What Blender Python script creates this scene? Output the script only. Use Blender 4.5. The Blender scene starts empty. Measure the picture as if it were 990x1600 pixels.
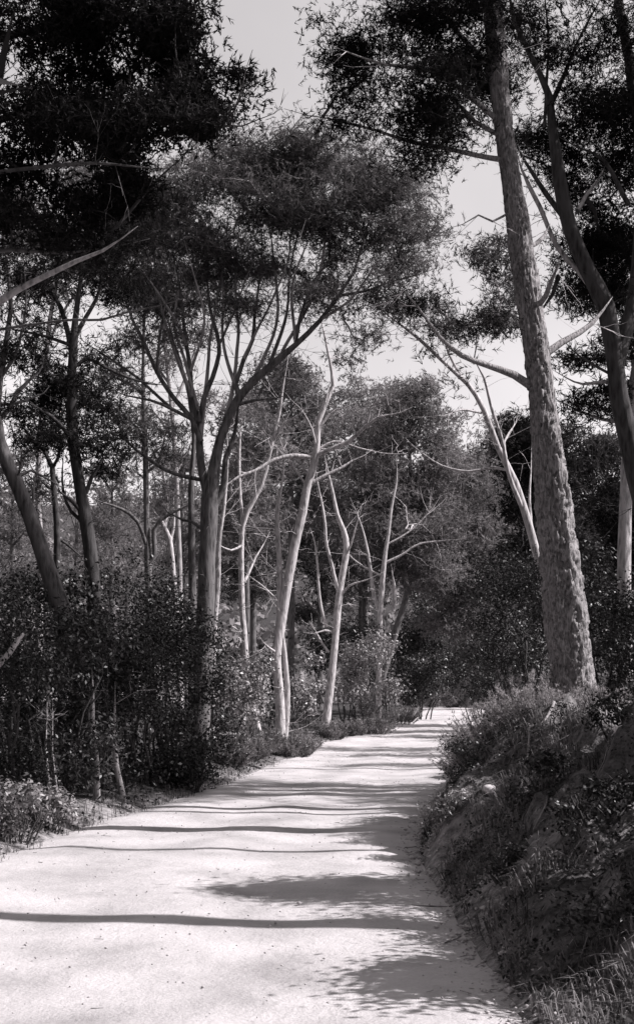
import bpy, math, random
import numpy as np

# ------------------------------------------------------------------ camera, sky, sun, exposure
SC = bpy.context.scene
COL = SC.collection
F = 1900.0          # focal length in photo pixels (photo 990 x 1600)
HOR = 1060.0        # horizon row
EYE = 1.6
cam_d = bpy.data.cameras.new("camera")
cam = bpy.data.objects.new("camera", cam_d)
COL.objects.link(cam)
cam.location = (0, 0, EYE)
cam.rotation_euler = (math.radians(90), 0, 0)
cam_d.sensor_fit = 'VERTICAL'
cam_d.sensor_height = 36.0
cam_d.lens = F / 1600.0 * 36.0
cam_d.shift_y = (HOR - 800.0) / 1600.0
cam_d.clip_start = 0.05
cam_d.clip_end = 6000
SC.camera = cam

SUN_AZ = 94.0      # degrees clockwise from the viewing direction
SUN_EL = 42.0
az, el = math.radians(SUN_AZ), math.radians(SUN_EL)
TO_SUN = np.array([math.sin(az) * math.cos(el), math.cos(az) * math.cos(el), math.sin(el)])

world = bpy.data.worlds.new("World")
SC.world = world
world.use_nodes = True
wn, wl = world.node_tree.nodes, world.node_tree.links
bg = wn['Background']
sky = wn.new('ShaderNodeTexSky')
sky.sky_type = 'NISHITA'
sky.sun_disc = False
sky.sun_elevation = el
sky.sun_rotation = az
sky.air_density = 1.0
sky.dust_density = 1.0
bw = wn.new('ShaderNodeSeparateColor')     # black-and-white film, blue-sensitive: pale skies
tint = wn.new('ShaderNodeMix'); tint.data_type = 'RGBA'; tint.blend_type = 'MULTIPLY'
tint.inputs[0].default_value = 1.0
tint.inputs[7].default_value = (1.0, 0.955, 0.975, 1)
wl.new(sky.outputs[0], bw.inputs[0])
wl.new(bw.outputs[2], tint.inputs[6])
wl.new(tint.outputs[2], bg.inputs[0])
cn = wn.new('ShaderNodeTexNoise'); cn.inputs['Scale'].default_value = 2.6; cn.inputs['Detail'].default_value = 5
ct = wn.new('ShaderNodeTexCoord'); wl.new(ct.outputs['Generated'], cn.inputs['Vector'])
cr = wn.new('ShaderNodeMapRange'); cr.inputs[1].default_value = 0.35; cr.inputs[2].default_value = 0.7; cr.inputs[3].default_value = 0.92; cr.inputs[4].default_value = 1.22
wl.new(cn.outputs[0], cr.inputs[0])
cm = wn.new('ShaderNodeVectorMath'); cm.operation = 'SCALE'      # thin uneven cloud veil
wl.new(tint.outputs[2], cm.inputs[0]); wl.new(cr.outputs[0], cm.inputs['Scale']); wl.new(cm.outputs[0], bg.inputs[0])
bg.inputs[1].default_value = 0.125

sun_d = bpy.data.lights.new("sun", 'SUN')
sun_d.energy = 5.0
sun_d.angle = math.radians(0.53)
sun_d.color = (1.0, 0.965, 0.975)
sun = bpy.data.objects.new("sun", sun_d)
COL.objects.link(sun)
sun.rotation_euler = (math.radians(90 - SUN_EL), 0, math.radians(180 - SUN_AZ))
SC.view_settings.view_transform = 'Standard'
SC.view_settings.look = 'None'
SC.view_settings.exposure = 0.58
SC.view_settings.gamma = 1.0
SC.render.engine = 'CYCLES'
SC.cycles.max_bounces = 5
SC.cycles.diffuse_bounces = 3
SC.cycles.glossy_bounces = 2
SC.cycles.transmission_bounces = 3
SC.cycles.transparent_max_bounces = 4

RNG = np.random.default_rng(11)
random.seed(4)

# ------------------------------------------------------------------ helpers
def P(px, py, d):
    return np.array([(px - 495.0) * d / F, d, EYE + (HOR - py) * d / F])

def hash3(ix, iy, iz):
    h = (ix * 374761393 + iy * 668265263 + iz * 2147483647) & 0xffffffff
    h = ((h ^ (h >> 13)) * 1274126177) & 0xffffffff
    return ((h ^ (h >> 16)) & 0xffff) / 65535.0

def vnoise(x, y, z=0.0):
    x, y, z = np.broadcast_arrays(np.asarray(x, float), np.asarray(y, float), np.asarray(z, float))
    ix, iy, iz = np.floor(x).astype(np.int64), np.floor(y).astype(np.int64), np.floor(z).astype(np.int64)
    fx, fy, fz = x - ix, y - iy, z - iz
    fx, fy, fz = (t * t * (3 - 2 * t) for t in (fx, fy, fz))
    r = 0
    for a in (0, 1):
        for b in (0, 1):
            for c in (0, 1):
                w = (fx if a else 1 - fx) * (fy if b else 1 - fy) * (fz if c else 1 - fz)
                r = r + w * hash3(ix + a, iy + b, iz + c)
    return r * 2 - 1

def fbm(x, y, z=0.0, o=4):
    r, a = 0, 1.0
    for k in range(o):
        r = r + a * vnoise(np.asarray(x) * 2 ** k + 17 * k, np.asarray(y) * 2 ** k, np.asarray(z) * 2 ** k)
        a *= 0.5
    return r

def mesh_np(name, verts, faces_list, smooth=False):
    """faces_list: list of int arrays (n,k)"""
    me = bpy.data.meshes.new(name)
    verts = np.ascontiguousarray(verts, dtype=np.float32)
    me.vertices.add(len(verts))
    me.vertices.foreach_set('co', verts.ravel())
    loops, starts, n = [], [], 0
    for f in faces_list:
        f = np.asarray(f, dtype=np.int32)
        if len(f) == 0:
            continue
        loops.append(f.ravel())
        starts.append(n + np.arange(len(f)) * f.shape[1])
        n += f.size
    loops = np.concatenate(loops); starts = np.concatenate(starts).astype(np.int32)
    me.loops.add(len(loops))
    me.loops.foreach_set('vertex_index', loops)
    me.polygons.add(len(starts))
    me.polygons.foreach_set('loop_start', starts)
    me.update(calc_edges=True)
    me.validate()
    if smooth:
        me.polygons.foreach_set('use_smooth', np.ones(len(me.polygons), dtype=bool))
    return me

def obj(name, me, mat=None, parent=None, kind=None, label=None, cat=None, group=None):
    o = bpy.data.objects.new(name, me)
    COL.objects.link(o)
    if mat is not None and len(me.materials) == 0:
        me.materials.append(mat)
    if parent is not None:
        o.parent = parent
    for k, v in (('kind', kind), ('label', label), ('category', cat), ('group', group)):
        if v:
            o[k] = v
    return o

def thing(name, loc, label, cat, group=None):
    o = bpy.data.objects.new(name, None)
    COL.objects.link(o)
    o.location = [float(c) for c in loc]
    o.empty_display_size = 0.3
    o['label'] = label; o['category'] = cat
    if group:
        o['group'] = group
    return o

class Acc:
    """collects vertices and faces of many small pieces"""
    def __init__(s):
        s.v, s.f, s.n = [], {}, 0
    def add(s, v, *faces):
        s.v.append(np.asarray(v, float))
        for f in faces:
            f = np.asarray(f)
            s.f.setdefault(f.shape[1], []).append(f + s.n)
        s.n += len(v)
    def mesh(s, name, origin=(0, 0, 0), smooth=False):
        v = np.concatenate(s.v) - np.asarray(origin, float)
        return mesh_np(name, v, [np.concatenate(fs) for fs in s.f.values()], smooth)

def unit(v):
    return v / (np.linalg.norm(v, axis=-1, keepdims=True) + 1e-9)

def catmull(pts, step):
    pts = np.asarray(pts, float)
    if len(pts) < 3:
        n = max(2, int(np.linalg.norm(pts[-1, :3] - pts[0, :3]) / step) + 1)
        t = np.linspace(0, 1, n)[:, None]
        return pts[0] * (1 - t) + pts[-1] * t
    q = np.vstack([2 * pts[0] - pts[1], pts, 2 * pts[-1] - pts[-2]])
    out = []
    for i in range(1, len(q) - 2):
        p0, p1, p2, p3 = q[i - 1], q[i], q[i + 1], q[i + 2]
        n = max(1, int(np.linalg.norm(p2[:3] - p1[:3]) / step))
        for t in np.arange(n) / n:
            out.append(0.5 * ((2 * p1) + (-p0 + p2) * t + (2 * p0 - 5 * p1 + 4 * p2 - p3) * t * t
                              + (-p0 + 3 * p1 - 3 * p2 + p3) * t ** 3))
    out.append(pts[-1])
    return np.array(out)

def tube(acc, path, rad, sides, disp=None, cap=True):
    """path (n,3), rad (n,)"""
    n = len(path)
    tan = np.gradient(path, axis=0); tan = unit(tan)
    ref = np.array([0.13, 1.0, 0.02]) if abs(tan[0][1]) < 0.8 else np.array([1.0, 0, 0])
    U = np.zeros((n, 3)); u = unit(np.cross(ref, tan[0]))
    for i in range(n):
        u = unit(u - tan[i] * np.dot(u, tan[i])); U[i] = u
    V = np.cross(tan, U)
    th = np.linspace(0, 2 * np.pi, sides, endpoint=False)
    R = rad[:, None] * np.ones(sides)[None]
    if disp is not None:
        s = np.concatenate([[0], np.cumsum(np.linalg.norm(np.diff(path, axis=0), axis=1))])
        R = R + disp(s[:, None], th[None, :], R)
    v = path[:, None] + R[..., None] * (U[:, None] * np.cos(th)[None, :, None] + V[:, None] * np.sin(th)[None, :, None])
    i = np.arange(n - 1)[:, None] * sides; j = np.arange(sides)[None]; j2 = (j + 1) % sides
    f = np.stack([i + j, i + j2, i + sides + j2, i + sides + j], -1).reshape(-1, 4)
    vv = v.reshape(-1, 3)
    if cap:
        vv = np.vstack([vv, path[-1] + tan[-1] * rad[-1] * 0.6])
        b = (n - 1) * sides
        jj = np.arange(sides)
        acc.add(vv, f, np.stack([b + jj, b + (jj + 1) % sides, np.full(sides, n * sides)], -1))
    else:
        acc.add(vv, f)

def tubes_batch(acc, paths, rads, sides=3):
    """paths (N,k,3) rads (N,k): thin twigs"""
    N, k, _ = paths.shape
    if N == 0:
        return
    d = unit(paths[:, -1] - paths[:, 0])
    ref = np.where(np.abs(d[:, 2:3]) < 0.8, np.array([[0, 0, 1.0]]), np.array([[1.0, 0, 0]]))
    u = unit(np.cross(d, ref)); w = np.cross(d, u)
    th = np.linspace(0, 2 * np.pi, sides, endpoint=False)
    ring = u[:, None] * np.cos(th)[None, :, None] + w[:, None] * np.sin(th)[None, :, None]
    v = paths[:, :, None] + rads[:, :, None, None] * ring[:, None]
    base = np.arange(N)[:, None, None] * k * sides
    i = np.arange(k - 1)[None, :, None] * sides
    j = np.arange(sides)[None, None]; j2 = (j + 1) % sides
    f = np.stack([base + i + j, base + i + j2, base + i + sides + j2, base + i + sides + j], -1).reshape(-1, 4)
    acc.add(v.reshape(-1, 3), f)

def rdir(n, up=0.0):
    v = RNG.normal(size=(n, 3)); v[:, 2] += up
    return unit(v)

# ------------------------------------------------------------------ materials
def mat_new(name):
    m = bpy.data.materials.new(name); m.use_nodes = True
    nt = m.node_tree; nt.nodes.clear()
    return m, nt.nodes, nt.links

TINT = (1.0, 0.95, 0.965)
def ramp(nd, stops):
    r = nd.new('ShaderNodeValToRGB')
    e = r.color_ramp.elements
    while len(e) < len(stops):
        e.new(0.5)
    for el_, (p, v) in zip(e, stops):
        el_.position = p; el_.color = (v * TINT[0], v * TINT[1], v * TINT[2], 1)
    return r

def foliage_mat(name, lo, hi, scale, trans=0.25, gloss=0.0, rough=0.45):
    m, nd, lk = mat_new(name)
    out = nd.new('ShaderNodeOutputMaterial')
    geo = nd.new('ShaderNodeNewGeometry')
    nz = nd.new('ShaderNodeTexNoise'); nz.inputs['Scale'].default_value = scale; nz.inputs['Detail'].default_value = 2
    lk.new(geo.outputs['Position'], nz.inputs['Vector'])
    mx = nd.new('ShaderNodeMath'); mx.operation = 'MULTIPLY_ADD'; mx.inputs[1].default_value = 0.28
    lk.new(geo.outputs['Random Per Island'], mx.inputs[0]); lk.new(nz.outputs['Fac'], mx.inputs[2])
    r = ramp(nd, [(0.38, lo), (0.86, hi)])
    lk.new(mx.outputs[0], r.inputs[0])
    df = nd.new('ShaderNodeBsdfPrincipled')
    df.inputs['Roughness'].default_value = rough
    df.inputs['Specular IOR Level'].default_value = gloss
    lk.new(r.outputs[0], df.inputs['Base Color'])
    tr = nd.new('ShaderNodeBsdfTranslucent'); lk.new(r.outputs[0], tr.inputs[0])
    mix = nd.new('ShaderNodeMixShader'); mix.inputs[0].default_value = trans
    lk.new(df.outputs[0], mix.inputs[1]); lk.new(tr.outputs[0], mix.inputs[2])
    lk.new(mix.outputs[0], out.inputs[0])
    return m

def bark_mat(name, lo, hi, sxy=14, sz=3.0, bump=0.6, bd=0.02):
    m, nd, lk = mat_new(name)
    out = nd.new('ShaderNodeOutputMaterial')
    tc = nd.new('ShaderNodeTexCoord'); mp = nd.new('ShaderNodeMapping')
    mp.inputs['Scale'].default_value = (sxy, sxy, sz)
    lk.new(tc.outputs['Object'], mp.inputs[0])
    nz = nd.new('ShaderNodeTexNoise'); nz.inputs['Scale'].default_value = 1.6; nz.inputs['Detail'].default_value = 5
    nz.inputs['Roughness'].default_value = 0.65
    vo = nd.new('ShaderNodeTexVoronoi'); vo.inputs['Scale'].default_value = 1.3
    lk.new(mp.outputs[0], nz.inputs['Vector']); lk.new(mp.outputs[0], vo.inputs['Vector'])
    n2 = nd.new('ShaderNodeTexNoise'); n2.inputs['Scale'].default_value = 1.1; n2.inputs['Detail'].default_value = 2
    lk.new(tc.outputs['Object'], n2.inputs['Vector'])
    ad = nd.new('ShaderNodeMath'); ad.operation = 'MULTIPLY_ADD'; ad.inputs[1].default_value = 0.45
    lk.new(vo.outputs['Distance'], ad.inputs[0]); lk.new(nz.outputs['Fac'], ad.inputs[2])
    ad2 = nd.new('ShaderNodeMath'); ad2.operation = 'MULTIPLY_ADD'; ad2.inputs[1].default_value = 0.35
    lk.new(n2.outputs['Fac'], ad2.inputs[0]); lk.new(ad.outputs[0], ad2.inputs[2])
    r = ramp(nd, [(0.55, lo), (1.05, hi)])
    lk.new(ad2.outputs[0], r.inputs[0])
    b = nd.new('ShaderNodeBump'); b.inputs['Strength'].default_value = bump; b.inputs['Distance'].default_value = bd
    lk.new(ad.outputs[0], b.inputs['Height'])
    df = nd.new('ShaderNodeBsdfPrincipled'); df.inputs['Roughness'].default_value = 0.9
    df.inputs['Specular IOR Level'].default_value = 0.15
    lk.new(r.outputs[0], df.inputs['Base Color']); lk.new(b.outputs[0], df.inputs['Normal'])
    lk.new(df.outputs[0], out.inputs[0])
    return m

M = {
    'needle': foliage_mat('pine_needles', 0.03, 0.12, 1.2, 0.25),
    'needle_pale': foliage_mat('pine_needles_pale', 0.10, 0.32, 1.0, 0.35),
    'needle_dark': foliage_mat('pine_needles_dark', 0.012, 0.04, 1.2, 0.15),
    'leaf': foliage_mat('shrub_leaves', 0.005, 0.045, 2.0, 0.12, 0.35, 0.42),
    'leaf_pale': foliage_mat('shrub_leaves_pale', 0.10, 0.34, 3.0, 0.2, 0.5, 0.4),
    'heather': foliage_mat('heather_sprigs', 0.2, 0.62, 4.0, 0.3),
    'grass': foliage_mat('dry_grass', 0.015, 0.26, 2.2, 0.2),
    'bark': bark_mat('pine_bark', 0.018, 0.15),
    'bark_big': bark_mat('old_pine_bark', 0.03, 0.34, 42, 11, 0.9, 0.014),
    'bark_pale': bark_mat('pale_bark', 0.12, 0.52, 16, 4, 0.8, 0.015),
    'bark_dark': bark_mat('dark_bark', 0.015, 0.08),
    'deadwood': bark_mat('dead_wood', 0.35, 0.70, 20, 4, 0.3, 0.006),
}

# ------------------------------------------------------------------ terrain
CL = np.array([(-1.1, -14, 2.0), (-1.0, 0, 2.0), (-1.0, 5.6, 1.98), (-1.02, 8.9, 1.95), (-0.95, 10.9, 1.86), (-0.72, 12.7, 1.82),
               (-0.1, 16, 1.75), (0.65, 20.3, 1.75), (1.75, 29, 1.75), (2.75, 34, 1.7), (4.2, 43, 1.65), (5.5, 51, 1.6),
               (6.7, 59, 1.6), (7.0, 63, 1.55), (5.6, 67.5, 1.3), (2.5, 70.5, 1.3), (-4, 73, 1.4), (-16, 76, 1.5), (-60, 88, 1.5)])
CLs = catmull(np.array([(c[0], c[1], 0, c[2]) for c in CL]), 1.0)
CX, CY, CW = CLs[:, 0], CLs[:, 1], CLs[:, 3]

def road_sd(x, y):
    """signed distance beyond the road edge: (s, side) side>0 = right"""
    x = np.asarray(x, float); y = np.asarray(y, float)
    sh = x.shape; x = x.ravel(); y = y.ravel()
    best = np.full(x.shape, 1e9); side = np.zeros_like(x); hw = np.ones_like(x)
    for i in range(len(CX) - 1):
        ax, ay, bx, by = CX[i], CY[i], CX[i + 1], CY[i + 1]
        dx, dy = bx - ax, by - ay; L2 = dx * dx + dy * dy
        t = np.clip(((x - ax) * dx + (y - ay) * dy) / L2, 0, 1)
        ex, ey = x - ax - t * dx, y - ay - t * dy
        dd = np.hypot(ex, ey)
        m = dd < best
        best = np.where(m, dd, best)
        side = np.where(m, np.sign(dx * (y - ay) - dy * (x - ax)) * -1, side)
        hw = np.where(m, CW[i] + (CW[i + 1] - CW[i]) * t, hw)
    return (best - hw).reshape(sh), side.reshape(sh)

def sstep(a, b, x):
    t = np.clip((x - a) / (b - a), 0, 1)
    return t * t * (3 - 2 * t)

def HT(x, y):
    x = np.asarray(x, float); y = np.asarray(y, float)
    s, side = road_sd(x, y)
    hb = np.interp(y, [-10, 5.3, 7, 12.5, 18, 24, 30, 45, 58, 66, 80], [0.35, 0.38, 1.0, 1.14, 1.25, 0.9, 0.55, 0.5, 0.9, 1.7, 2.2])
    wb = np.interp(y, [0, 5, 6.2, 8, 10.3, 11.1, 12.3, 13.5, 20, 60], [1.9, 1.9, 1.7, 1.5, 1.45, 1.05, 1.05, 1.45, 1.4, 1.6])
    t = np.clip(s / wb, 0, 1)
    right = hb * (0.6 * t + 0.4 * np.sin(t * np.pi / 2)) + 0.05 * np.clip(s - wb, 0, 12)
    rel = fbm(x * 1.7, y * 1.3, o=4) * 0.14 + (np.abs(fbm(x * 3.1, y * 1.9, 8.0, o=3)) - .3) * 0.24 + fbm(x * 7, y * 7, 5.0, o=2) * 0.045
    right = np.maximum(right + rel * np.clip(s * 2.2, 0, 1) * np.interp(y, [5.6, 7], [.35, 1]), -.01 + s * .12) + .05 * sstep(0, .1, s + .05 * fbm(x * 3, y * 3, o=3))
    left = 0.16 * sstep(-0.1, 0.8, s) + 0.03 * np.clip(s / .08, 0, 1) + (0.05 * fbm(x * 1.3, y * 1.3, 3.0) + .02 * fbm(x * 6, y * 6, 3.0)) * np.clip(s * 2, 0, 1)
    far = sstep(75, 190, np.hypot(x * 0.7, y)) * (12 + 4 * fbm(x * 0.02, y * 0.02, 1.0, o=3))
    z = np.where(side > 0, right, left) * (s > 0) + far
    z = z - 0.03 * np.clip(-s, 0, 0.2) / 0.2
    return z

def H1(x, y):
    return float(HT(np.array([x]), np.array([y]))[0])

def axis(parts):
    out = []
    for a, b, s in parts:
        out.append(np.arange(a, b, s))
    return np.concatenate(out)

def build_ground():
    xs = axis([(-1600, -200, 100), (-200, -40, 8), (-40, -8, 1.0), (-8, -4, 0.25), (-4, 6, 0.10), (6, 12, 0.25), (12, 40, 1.2), (40, 200, 8), (200, 1601, 100)])
    ys = axis([(-300, -20, 40), (-20, 2, 1.0), (2, 18, 0.11), (18, 34, 0.25), (34, 90, 0.8), (90, 260, 4), (260, 2600, 120)])
    X, Y = np.meshgrid(xs, ys)
    Z = HT(X, Y)
    ny, nx = X.shape
    v = np.stack([X, Y, Z], -1).reshape(-1, 3)
    i = (np.arange(ny - 1)[:, None] * nx + np.arange(nx - 1)[None]).ravel()
    me = mesh_np('ground', v, [np.stack([i, i + 1, i + nx + 1, i + nx], -1)], True)
    s, side = road_sd(X, Y)
    a = me.attributes.new('soil', 'FLOAT', 'POINT')
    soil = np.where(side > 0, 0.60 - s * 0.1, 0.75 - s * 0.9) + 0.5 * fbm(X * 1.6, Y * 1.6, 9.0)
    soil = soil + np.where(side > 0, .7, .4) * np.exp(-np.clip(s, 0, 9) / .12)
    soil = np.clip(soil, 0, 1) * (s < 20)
    a.data.foreach_set('value', soil.ravel().astype(np.float32))
    m, nd, lk = mat_new('forest_soil')
    out = nd.new('ShaderNodeOutputMaterial')
    at = nd.new('ShaderNodeAttribute'); at.attribute_name = 'soil'
    tc = nd.new('ShaderNodeTexCoord')
    nz = nd.new('ShaderNodeTexNoise'); nz.inputs['Scale'].default_value = 9; nz.inputs['Detail'].default_value = 6
    n2 = nd.new('ShaderNodeTexNoise'); n2.inputs['Scale'].default_value = 45; n2.inputs['Detail'].default_value = 4
    lk.new(tc.outputs['Object'], nz.inputs['Vector']); lk.new(tc.outputs['Object'], n2.inputs['Vector'])
    ad = nd.new('ShaderNodeMath'); ad.operation = 'MULTIPLY_ADD'; ad.inputs[1].default_value = 0.5
    lk.new(n2.outputs['Fac'], ad.inputs[0]); lk.new(nz.outputs['Fac'], ad.inputs[2])
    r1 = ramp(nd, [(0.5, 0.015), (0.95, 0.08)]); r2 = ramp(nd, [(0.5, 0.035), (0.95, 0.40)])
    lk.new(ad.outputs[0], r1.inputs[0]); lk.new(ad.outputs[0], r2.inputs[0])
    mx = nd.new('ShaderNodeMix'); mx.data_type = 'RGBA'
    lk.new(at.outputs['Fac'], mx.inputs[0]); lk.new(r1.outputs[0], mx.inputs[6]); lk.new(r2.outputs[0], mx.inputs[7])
    b = nd.new('ShaderNodeBump'); b.inputs['Strength'].default_value = 0.8; b.inputs['Distance'].default_value = 0.03
    lk.new(ad.outputs[0], b.inputs['Height'])
    df = nd.new('ShaderNodeBsdfPrincipled'); df.inputs['Roughness'].default_value = 0.95
    df.inputs['Specular IOR Level'].default_value = 0.1
    lk.new(mx.outputs[2], df.inputs['Base Color']); lk.new(b.outputs[0], df.inputs['Normal'])
    lk.new(df.outputs[0], out.inputs[0])
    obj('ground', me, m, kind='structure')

def build_road():
    cl = catmull(np.array([(c[0], c[1], 0, c[2]) for c in CL]), 0.2)
    p = cl[:, :2]; w = cl[:, 3]
    t = unit(np.gradient(p, axis=0)); nrm = np.stack([t[:, 1], -t[:, 0]], -1)
    K = 26
    u = np.linspace(-1, 1, K)
    s = np.concatenate([[0], np.cumsum(np.linalg.norm(np.diff(p, axis=0), axis=1))])
    jr = 0.16 * fbm(s * 1.3, 0 * s + 3.3, o=5); jl = 0.16 * fbm(s * 1.3, 0 * s + 9.3, o=5)
    off = u[None] * (w[:, None] + 0.22) + np.clip(u, 0, 1)[None] ** 6 * jr[:, None] - np.clip(-u, 0, 1)[None] ** 6 * jl[:, None]
    XY = p[:, None] + nrm[:, None] * off[..., None]
    base = np.maximum(HT(XY[..., 0], XY[..., 1]), -0.012)
    # wheel tracks slightly worn, loose crown
    z = 0.018 + 0.010 * fbm(XY[..., 0] * 2.2, XY[..., 1] * 2.2, o=3) * (np.abs(u)[None] < 0.93)
    z = z + 0.012 * np.cos(u * 3 * np.pi)[None] * (np.abs(u)[None] < 0.93)
    z = np.maximum(z, 0.006) - 0.03 * np.clip((np.abs(u)[None] - 0.9) / 0.1, 0, 1)
    v = np.concatenate([XY, z[..., None]], -1).reshape(-1, 3)
    n = len(p)
    i = (np.arange(n - 1)[:, None] * K + np.arange(K - 1)[None]).ravel()
    me = mesh_np('dirt_road', v, [np.stack([i, i + 1, i + K + 1, i + K], -1)], True)
    m, nd, lk = mat_new('pale_dirt')
    out = nd.new('ShaderNodeOutputMaterial'); tc = nd.new('ShaderNodeTexCoord')
    n1 = nd.new('ShaderNodeTexNoise'); n1.inputs['Scale'].default_value = 1.3; n1.inputs['Detail'].default_value = 6
    n2 = nd.new('ShaderNodeTexNoise'); n2.inputs['Scale'].default_value = 60; n2.inputs['Detail'].default_value = 5
    for q in (n1, n2):
        lk.new(tc.outputs['Object'], q.inputs['Vector'])
    ad = nd.new('ShaderNodeMath'); ad.operation = 'MULTIPLY_ADD'; ad.inputs[1].default_value = 0.35
    lk.new(n2.outputs['Fac'], ad.inputs[0]); lk.new(n1.outputs['Fac'], ad.inputs[2])
    r = ramp(nd, [(0.42, 0.30), (0.72, 0.50), (0.95, 0.60)])
    lk.new(ad.outputs[0], r.inputs[0])
    n3 = nd.new('ShaderNodeTexNoise'); n3.inputs['Scale'].default_value = 11; n3.inputs['Detail'].default_value = 6; n3.inputs['Roughness'].default_value = 0.7
    lk.new(tc.outputs['Object'], n3.inputs['Vector'])
    b0 = nd.new('ShaderNodeBump'); b0.inputs['Strength'].default_value = 0.6; b0.inputs['Distance'].default_value = 0.03
    lk.new(n3.outputs['Fac'], b0.inputs['Height'])
    b = nd.new('ShaderNodeBump'); b.inputs['Strength'].default_value = 0.5; b.inputs['Distance'].default_value = 0.006
    lk.new(n2.outputs['Fac'], b.inputs['Height']); lk.new(b0.outputs[0], b.inputs['Normal'])
    df = nd.new('ShaderNodeBsdfPrincipled'); df.inputs['Roughness'].default_value = 0.95
    df.inputs['Specular IOR Level'].default_value = 0.1
    lk.new(r.outputs[0], df.inputs['Base Color']); lk.new(b.outputs[0], df.inputs['Normal'])
    lk.new(df.outputs[0], out.inputs[0])
    obj('road', me, m, kind='structure')

build_ground()
build_road()

# ------------------------------------------------------------------ foliage makers
def needles(acc, centers, L, W, per, up=0.5):
    """tufts of pine needles: per thin triangles radiating from each centre"""
    n = len(centers)
    if n == 0:
        return
    ax = rdir(n, up)
    d = unit(ax[:, None] * 1.0 + RNG.normal(size=(n, per, 3)) * 0.5)
    ln = L * RNG.uniform(0.6, 1.15, (n, per, 1))
    side = unit(np.cross(d, RNG.normal(size=(n, per, 3)))) * W * 0.5
    b = centers[:, None] + ax[:, None] * L * RNG.uniform(-1.1, .5, (n, per, 1))
    v = np.stack([b + side, b - side, b + d * ln], 2).reshape(-1, 3)
    f = np.arange(len(v)).reshape(-1, 3)
    acc.add(v, f)

def leaves(acc, centers, normals, L, W):
    n = len(centers)
    nn = unit(normals + RNG.normal(size=(n, 3)) * 0.7)
    d = unit(np.cross(nn, RNG.normal(size=(n, 3))))
    s = np.cross(nn, d)
    ln = L * RNG.uniform(0.6, 1.2, (n, 1)); w = W * RNG.uniform(0.7, 1.2, (n, 1))
    v = np.stack([centers - d * ln * .5, centers + s * w * .5 + nn * w * .15, centers + d * ln * .5,
                  centers - s * w * .5 + nn * w * .15], 1).reshape(-1, 3)
    f = np.arange(len(v)).reshape(-1, 4)
    acc.add(v, f)

def wobble(path, amp):
    n = len(path)
    if n < 4:
        return path
    s = np.linspace(0, n * 0.35, n)
    k = RNG.uniform(0, 100, 3)
    off = np.stack([vnoise(s + k[0], 0 * s + 1.5), vnoise(s + k[1], 0 * s + 2.5), vnoise(s + k[2], 0 * s + 4.5) * 0.4], -1)
    return path + off * amp

def bark_disp(scale=1.0):
    k = RNG.uniform(0, 50)
    def f(s, th, R):
        x = np.cos(th) * R * 9 + 0 * s; y = np.sin(th) * R * 9 + 0 * s
        return R * (0.10 * fbm(x + k, y, s * 1.1, o=3) + 0.05 * fbm(x * 4, y * 4 + k, s * 6, o=2)) * scale
    return f

def big_bark(s, th, R):
    """deep plated bark: cells long in the trunk's direction with dark fissures"""
    cs = 0.13
    sx, sy = 0.058, 0.17
    cx, sy_ = np.cos(th) * 1.0 + 0 * s, np.sin(th) * 1.0 + 0 * s
    uu = th * 0.26 / sx + 0.9 * fbm(cx * 2, sy_ * 2, s * 3.5, o=3); vv = s / sy + 1.0 * fbm(cx * 3 + 7, sy_ * 3, s * 5, o=3)
    per = int(round(2 * np.pi * 0.26 / sx))
    uu = uu * per / (2 * np.pi * 0.26 / sx)
    iu, iv = np.floor(uu).astype(np.int64), np.floor(vv).astype(np.int64)
    d1 = np.full(uu.shape, 9.0); d2 = np.full(uu.shape, 9.0); hh = np.zeros(uu.shape)
    for a in (-1, 0, 1):
        for b in (-1, 0, 1):
            cu, cv = iu + a, iv + b
            mu = np.mod(cu, per)
            px_ = cu + 0.15 + 0.7 * hash3(mu, cv, cv * 0 + 3); py_ = cv + 0.15 + 0.7 * hash3(mu, cv, cv * 0 + 8)
            dd = np.hypot(uu - px_, vv - py_)
            h = hash3(mu, cv, cv * 0 + 21)
            m1 = dd < d1
            d2 = np.where(m1, d1, np.minimum(d2, dd)); hh = np.where(m1, h, hh); d1 = np.where(m1, dd, d1)
    edge = np.clip((d2 - d1) / 0.26, 0, 1)
    prof = edge ** 0.55
    fade = np.clip(1.25 - s / 9.0, 0.25, 1)
    fine = fbm(cx * 9, sy_ * 9, s * 26, o=3) * 0.005
    return (prof * (0.040 + 0.034 * hh) + fine * 1.4 - 0.045) * fade + 0.02 * fbm(cx, sy_, s * 0.8, o=2) + R * (0.34 + .22 * np.cos(th * 5 + .6)) * np.exp(-np.clip(s - .1, 0, 9) / .22)

def px_path(pts, d, step, wob=0.03, spread=0.0):
    """pts [(px,py,w[,dd])] -> path (n,3), rad (n)"""
    q = []
    for k, p in enumerate(pts):
        dd = p[3] if len(p) > 3 else spread * k / max(1, len(pts) - 1)
        w = P(p[0], p[1], d + dd)
        q.append((*w, p[2] * 0.5 * (d + dd) / F))
    q = catmull(q, step)
    return wobble(q[:, :3], wob), np.maximum(q[:, 3], 0.0025)

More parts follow.
